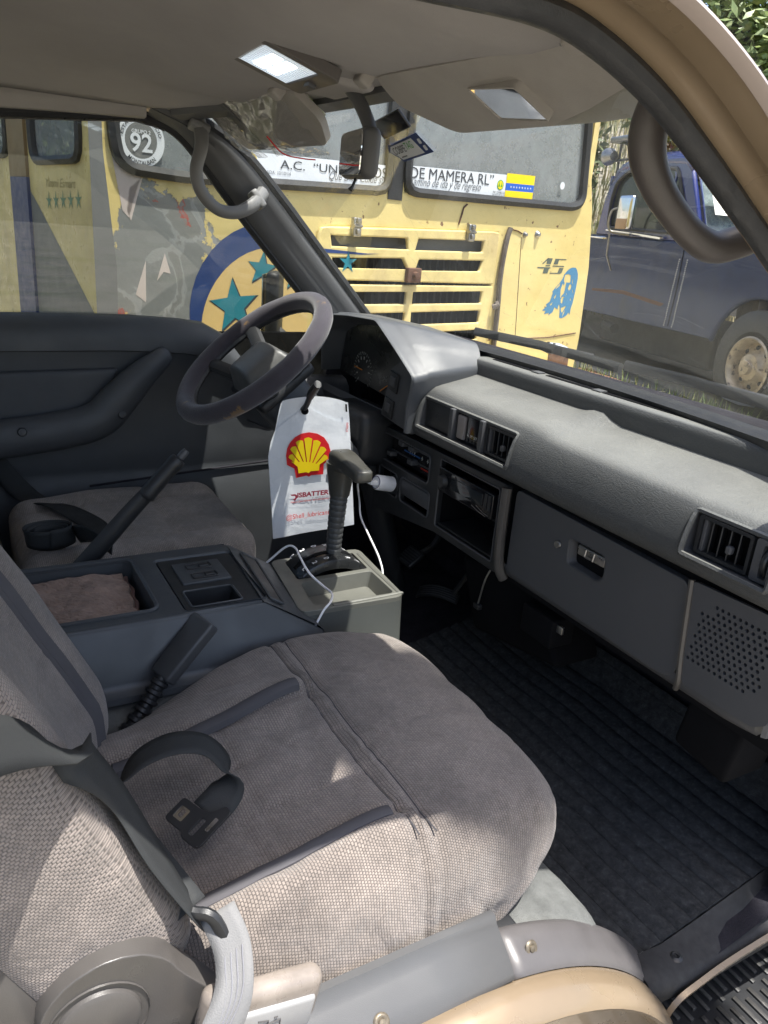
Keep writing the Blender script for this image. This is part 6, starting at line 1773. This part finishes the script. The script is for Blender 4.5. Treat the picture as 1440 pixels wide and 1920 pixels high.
# ================================================================ OVERHEAD
K['lampglass'] = bpy.data.materials.new("lamp_diffuser"); K['lampglass'].use_nodes = True
p_ = K['lampglass'].node_tree.nodes["Principled BSDF"]; p_.inputs["Base Color"].default_value = (.8, .85, .9, 1); p_.inputs["Roughness"].default_value = .15
p_.inputs["Emission Color"].default_value = (.72, .86, 1, 1); p_.inputs["Emission Strength"].default_value = .16
K['led'] = bpy.data.materials.new("led_glow"); K['led'].use_nodes = True
p_ = K['led'].node_tree.nodes["Principled BSDF"]; p_.inputs["Emission Color"].default_value = (.80, .92, 1, 1); p_.inputs["Emission Strength"].default_value = 2.2
dl = thing("dome_lamp", (.01, .50, 1.33), "lit rectangular dome lamp in a grey bezel on the roof lining", "dome lamp")
DM = fr((.012, .496, 1.3225), (1, -.03, -.0), (0, -.955, .29))      # local z looks down
o = raw("lamp_bezel", *plate([rr(-.084, -.078, .084, .064, .012), rr(-.066, -.048, .066, .048, .006)], .018, DM @ Matrix.Translation((0, 0, .006))), mat("lamp_bezel", (.10, .09, .085), .5), dl); bevel(o, .005, 3)
raw("lamp_lens", *xf(sbox((.065, .047, .004), .003), DM @ Matrix.Translation((0, 0, .001))), K['lampglass'], dl)
b = MB()
for i in range(6):
    for j in range(2): b.add(xf(sbox((.006, .0085, .0012), .0008, k=1), DM @ Matrix.Translation((-.038 + .0152 * i, -.012 + .024 * j, .006))))
b.go("led_strip", K['led'], dl)
b = MB()
for i in range(14): b.add(xf(box(-.062 + .009 * i, -.0605 + .009 * i, -.044, .044, .0045, .0058), DM))
b.go("lens_rib", K['lampglass'], dl)
raw("lamp_switch", *xf(sbox((.010, .007, .004), .002), DM @ Matrix.Translation((.0, -.062, .008))), K['lower'], dl)

# sun visors
def visor(M, L, Hh, corner, vname, label, m, shape=None):
    t = thing(vname, M.translation, label, "sun visor")
    o = raw("visor_board", *plate([rpoly(shape or [(0, 0), (L, 0), (L + .01, -Hh * .55), (L - .05, -Hh), (corner, -Hh), (-.012, -Hh * .45)], .022, 4)], .016, M), m, t)
    bevel(o, .006, 3)
    return t
VM = fr((.078, .632, 1.314), (1, 0, -.025), (-.10, -.86, .50))
vr = visor(VM, .47, .142, .085, "sun_visor", "near-side grey sun visor with a small vanity mirror", K['visor'], [(0, 0), (.47, 0), (.545, -.052), (.515, -.118), (.40, -.128), (.075, -.135), (-.015, -.065)])
mp = [(.215, -.050), (.335, -.047), (.352, -.112), (.238, -.112)]
mp = [(.200, -.045), (.320, -.042), (.335, -.106), (.215, -.109)]
def vis(p, d): return VM @ V((p[0], p[1], d))
bz = plate([rpoly(mp, .008), rpoly([(p[0] * .955 + .267 * .045, p[1] * .93 - .076 * .07) for p in mp], .006)], .014, VM @ Matrix.Translation((.267, -.076, .0075)) @ Matrix.Rotation(R(-5), 4, 'Y') @ Matrix.Translation((-.267, .076, 0)))
TL = Matrix.Translation((.267, -.076, .0062)) @ Matrix.Rotation(R(-5), 4, 'Y') @ Matrix.Translation((-.267, .076, 0))
raw("mirror_bezel", *bz, K['visor'], vr)
raw("vanity_mirror", *plate([rpoly([(p[0] * .965 + .267 * .035, p[1] * .95 - .076 * .05) for p in mp], .006)], .002, VM @ TL), K['mirror'], vr)
raw("visor_rod", *tube([VM @ V((-.03, -.004, -.008)), VM @ V((.50, -.004, -.008))], .006, 7), K['visor'], vr)
for x in (-.012, .475):
    raw("visor_clip", *xf(sbox((.014, .012, .016), .006, k=3), VM @ Matrix.Translation((x, .008, .004))), K['visor'], vr)
VL = fr((-.680, .590, 1.322), (1, .02, -.015), (-.03, -.80, .60))
vl = visor(VL, .50, .130, .02, "sun_visor", "far-side grey sun visor holding wrinkled clear plastic sleeves", K['visor'])
raw("visor_strap", *xf(box(.10, .15, -.128, .002, .001, .004), VL), K['trim'], vl)
raw("visor_clip", *xf(sbox((.014, .012, .016), .006, k=3), VL @ Matrix.Translation((.465, .008, .004))), K['visor'], vl)
def sleeve(x0, x1, y0, y1, amp, seed, name, label):
    rows = []
    for i in range(31):
        row = []
        for j in range(31):
            u, v = i / 30, j / 30
            x = x0 + (x1 - x0) * u; y = y0 + (y1 - y0) * v
            e = min(1, 6 * u, 6 * (1 - u), 6 * v, 6 * (1 - v))
            z = .005 + amp * (.55 + .45 * noise.noise(V((u * 4, v * 3, seed)))) * math.sin(math.pi * v) * e + .006 * noise.noise(V((u * 9, v * 9, seed + 3)))
            row.append(VL @ V((x + .01 * noise.noise(V((v * 3, seed, 0))), y + .008 * noise.noise(V((u * 3, seed, 4))), z)))
        rows.append(row)
    o = raw(name, *grid(rows), K['clear'], None, smooth=60); tag(o, label, "plastic bag"); return o
sleeve(.17, .44, .004, -.150, .050, 1.0, "clear_sleeve", "crumpled clear plastic sleeve bulging from the far sun visor beside the mirror")
sleeve(.005, .12, -.030, -.150, .020, 5.0, "clear_sleeve", "flat clear plastic sleeve at the outer end of the far sun visor")
o = raw("red_thread", *tube(catmull([VL @ V((.37, -.05, .05)), VL @ V((.385, -.09, .055)), VL @ V((.39, -.125, .035)), VL @ V((.40, -.145, .02))], 5), .0012, 4), K['red'], vl)
pk_ = thing("snack_packet", VL @ V((.45, -.03, -.02)), "green and orange printed packet tucked behind the far sun visor", "packet")
rows = [[VL @ V((.40 + .09 * i / 8, -.005 - .075 * j / 8, -.024 + .004 * noise.noise(V((i * .7, j * .7, 3))))) for j in range(9)] for i in range(9)]
o = raw("packet_film", *grid(rows), mat("packet_print", (.55, .56, .50), .35, var=.1, col2=(.20, .30, .08), mixs=30, mixlo=.5, mixhi=.56), pk_); solid(o, .003)
raw("packet_print", *xf(sbox((.010, .018, .001), .0005), VL @ Matrix.Translation((.478, -.045, -.018))), flat("packet_orange", (.6, .18, .03)), pk_)

# rear-view mirror and its mount
rm = thing("rear_view_mirror", (-.03, .64, 1.21), "grey rear-view mirror on a curved arm hanging from the header", "mirror")
raw("mirror_mount", *sbox((.075, .045, .020), .012, (2, 2, 1), 3, lambda x, y, z: (x, y, z - .03 * (y - .6) * 2), (-.055, .625, 1.326)), K['head'], rm)
raw("mirror_arm", *tube(catmull([(-.055, .645, 1.325), (-.030, .652, 1.305), (-.004, .660, 1.276), (.020, .664, 1.240), (.014, .664, 1.212), (-.006, .662, 1.206)], 6), lambda t: .0125 - .002 * t, 10), K['trim'], rm)
MM = fr((-.030, .655, 1.212), (.965, -.26, -.03), (.03, .02, 1))
raw("mirror_case", *xf(sbox((.095, .040, .016), .015, (2, 1, 1), 4), MM @ Matrix.Translation((0, 0, -.014))), K['trim'], rm)
raw("mirror_glass", *plate([rr(-.089, -.034, .089, .034, .012)], .002, MM @ Matrix.Translation((0, 0, .0035))), K['mirror'], rm)
raw("mirror_tab", *tube([MM @ V((.01, -.036, -.01)), MM @ V((.014, -.052, -.004)), MM @ V((.016, -.058, .0))], [.0025, .0025, .0045], 7), K['black'], rm)

# grab handles
K['ghandle'] = mat("pale_grey_handle", (.17, .17, .168), .45, var=.1, bump='noise', bs=700, bstr=.1)
gh = thing("grab_handle", (-.66, .62, 1.18), "slim grey grab handle on the far windscreen pillar", "grab handle")
raw("handle_grip", *tube(catmull([(-.700, .582, 1.300), (-.668, .582, 1.272), (-.642, .575, 1.235), (-.632, .560, 1.185), (-.632, .572, 1.140), (-.636, .612, 1.106), (-.640, .660, 1.102), (-.650, .705, 1.122), (-.690, .745, 1.150)], 6), lambda t: .0125 + .004 * (abs(t - .5) * 2) ** 3, 10, sx=1.2), K['ghandle'], gh)
for (p, q) in (((-.675, .580, 1.280), (0, .3, 1)), ((-.668, .722, 1.135), (0, .7, .5))):
    raw("handle_cap", *xf(sbox((.018, .010, .024), .007, k=3), fr(p, (1, 0, .3), q)), K['ghandle'], gh)
gh = thing("grab_handle", (.70, .65, 1.15), "thick dark brown grab handle on the near windscreen pillar", "grab handle")
raw("handle_grip", *tube(catmull([(.728, .585, 1.250), (.706, .598, 1.230), (.698, .598, 1.203), (.697, .605, 1.178), (.698, .625, 1.154), (.699, .651, 1.134), (.70, .682, 1.116), (.702, .714, 1.106), (.706, .744, 1.112), (.718, .782, 1.129), (.742, .81, 1.145)], 7), lambda t: .0150 + .0015 * math.sin(t * 9), 14, sx=1.1), K['handle'], gh)

# toll tag sticker and dark sensor patch on the glass, seen from inside
def ws(x, z, d=.004):
    y = wy(x, z); return V((x, y - d, z - d * .9))
WSM = fr(ws(-.10, 1.262), (1, .02, 0), (0, -.69, .72))
o = raw("sensor_patch", *xf(sbox((.055, .018, .003), .0025), fr(ws(-.040, 1.271), (1, 0.0, 0), (0, -.69, .72)) @ Matrix.Rotation(R(9), 4, 'Z')), K['piano']); tag(o, "small black rectangle stuck high on the windscreen beside the mirror", "sensor")
tg = thing("toll_sticker", ws(-.06, 1.235), "blue and white arrow-shaped toll tag sticker on the windscreen", "sticker")
SM = fr(ws(-.038, 1.236, .003), (1, .012, .0), (0, -.69, .72)) @ Matrix.Rotation(R(8), 4, 'Z')
raw("sticker_blue", *plate([[(-.072, .004), (-.056, .019), (-.052, .015), (.060, .019), (.076, -.022), (-.040, -.022), (-.052, -.010)]], 0, SM), K['blue'], tg, smooth=0)
raw("sticker_white", *plate([[(-.066, .003), (-.052, .012), (.034, .014), (.048, -.018), (-.038, -.018), (-.048, -.008)]], 0, SM @ Matrix.Translation((0, 0, .0006))), K['banner'], tg, smooth=0)
text("COBPE", .046, SM @ Matrix.Translation((-.050, -.005, .0012)), K['ink'], tg, h=.014)
text("TAG", .028, SM @ Matrix.Translation((-.001, -.003, .0012)), K['green'], tg, h=.014)
raw("sticker_print", *plate([[(-.036, -.014), (-.014, -.014), (-.014, -.0115), (-.036, -.0115)]], 0, SM @ Matrix.Translation((0, 0, .0012))), K['inkg'], tg, smooth=0)
for (x, y) in ((.055, .004), (.060, -.010)): raw("sticker_symbol", *plate([rr(x - .005, y - .005, x + .005, y + .005, .002)], 0, SM @ Matrix.Translation((0, 0, .0008))), K['banner'], tg, smooth=0)
raw("tape", *plate([[(-.02, .012), (.055, .018), (.082, -.012), (.074, -.006), (.05, .030), (-.025, .030)]], 0, SM @ Matrix.Translation((0, 0, -.0008))), K['clear'], tg, smooth=0)

# fine wiper scratches in the glass
b = MB(); rnd = random.Random(12)
for i in range(15):
    cxs, czs = (.42, .83) if i % 3 else (-.09, .83)
    rad = rnd.uniform(.12, .46); a0 = rnd.uniform(20, 130); a1 = a0 + rnd.uniform(5, 34)
    P = []
    for k in range(9):
        a = R(a0 + (a1 - a0) * k / 8); x = cxs + rad * math.cos(a); z = czs + rad * math.sin(a) * .72
        if abs(x) < .72 and .85 < z < 1.28: P.append(ws(x, z, .0012))
    if len(P) > 3: b.add(tube(P, rnd.uniform(.0001, .0002), 3, cap=False))
for i in range(5):
    x, z = rnd.uniform(-.3, .6), rnd.uniform(.90, 1.2); d_ = V((rnd.gauss(0, .05), 0, rnd.gauss(0, .08)))
    b.add(tube([ws(x, z, .0012), ws(x + d_.x * .5 + .004, z + d_.z * .5, .0012), ws(x + d_.x, z + d_.z, .0012)], .00018, 3, cap=False))
tag(b.go("glass_scratch", K['clear'], van, smooth=0), None, None, kind='stuff')

# wipers outside
def wiper(pts, knob, label):
    w = thing("wiper", pts[0], label, "wiper")
    raw("wiper_blade", *sweep([V(p) for p in pts], [(-.004, -.010), (.004, -.010), (.007, .004), (.005, .010), (-.005, .010), (-.007, .004)], (0, .3, 1)), K['rubber'], w)
    raw("wiper_arm", *tube(catmull([V(pts[0]).lerp(V(pts[-1]), .45) + V((0, .012, .006)), V(pts[0]).lerp(V(pts[-1]), .8) + V((0, .02, .006)), V(knob)], 5), .006, 6), K['rubber'], w)
    raw("pivot_cap", *xf(sbox((.042, .022, .012), .011, (2, 1, 1), 3, lambda x, y, z: (x, y, z * (1 - .4 * abs(x) / .042))), Matrix.Translation(knob) @ Matrix.Rotation(R(-6), 4, 'Z')), mat("pivot_grey", (.42, .46, .52), .45), w)
    b = MB()
    for x in (-.012, .008): b.add(xf(lathe([(0, .013), (.003, .0128), (.0035, .010)], 8), Matrix.Translation(knob) @ Matrix.Translation((x, -.006, 0))))
    b.go("pivot_hole", K['dark'], w)
    return w
wiper([(-.335, 1.185, .868), (-.10, 1.20, .872), (.145, 1.205, .866)], (-.085, 1.225, .868), "left wiper, its blade tip before the bus bumper")
wiper([(.168, 1.195, .876), (.33, 1.20, .876), (.62, 1.19, .868)], (.425, 1.225, .866), "right wiper in front of the truck's wheel")

# charger and cable
ch = thing("phone_charger", (-.27, .93, .51), "round white charger plugged into the dash socket", "charger")
CM = fr((-.262, .918, .512), (1, .15, 0), (.0, .25, 1))
raw("charger_body", *xf(lathe([(0, .034), (.016, .034), (.0185, .031), (.019, .01), (.019, -.015), (.012, -.022), (.012, -.03)], 24), CM), K['white'], ch)
raw("charger_ring", *tube([CM @ V((.0150 * math.cos(i * .3142), .0150 * math.sin(i * .3142), .0345)) for i in range(20)], .0009, 5, True), mat("ring_violet", (.05, .04, .12), .4), ch)
raw("socket", *xf(lathe([(.012, -.02), (.022, -.02), (.024, -.026), (.024, -.03)], 20), CM), K['black'], ch)
cb = thing("charging_cable", (-.29, .88, .49), "thin white cable from the charger down and over the gear selector console", "cable")
raw("cable_plug", *xf(sbox((.0085, .0055, .011), .003), CM @ Matrix.Translation((0, -.002, .044))), K['white'], cb)
raw("cable_neck", *tube([CM @ V((0, -.002, .053)), CM @ V((0, -.002, .066))], [.0042, .003], 8), K['white'], cb)
s0 = CM @ V((0, -.002, .066))
cp = [s0, s0 + V((-.008, -.016, -.006)), (-.290, .862, .462), (-.272, .860, .425), (-.225, .862, .392), (-.165, .858, .362), (-.130, .850, .335), (-.118, .835, .30), (-.12, .80, .22), (-.145, .72, .15), (-.150, .62, .18), (-.146, .56, .30), (-.122, .558, .415)]
raw("cable_run", *tube(catmull(cp, 7), .0023, 6), K['white'], cb)
cp = [(-.122, .558, .415), (-.100, .590, .455), (-.075, .600, .462), (-.035, .595, .457), (.005, .598, .440), (.040, .612, .426), (.075, .615, .425), (.105, .598, .424), (.121, .575, .415), (.130, .548, .37), (.137, .53, .30), (.14, .52, .24)]
raw("cable_run", *tube(catmull(cp, 7), .0023, 6), K['white'], cb)

# ---------------------------------------------------------------- repeats
GROUPS = {"grab_handle": "grab handles on the windscreen pillars", "sun_visor": "sun visors above the windscreen", "wiper": "wipers under the windscreen",
          "seat_belt": "seat belts of the front seats", "leafy_tree": "leafy trees around the parking place", "shrub": "shrubs on the slope behind the truck", "clear_sleeve": "clear plastic sleeves on the far visor"}
for o in SC.objects:
    if o.parent is None and o.name.split(".")[0] in GROUPS: o["group"] = GROUPS[o.name.split(".")[0]]
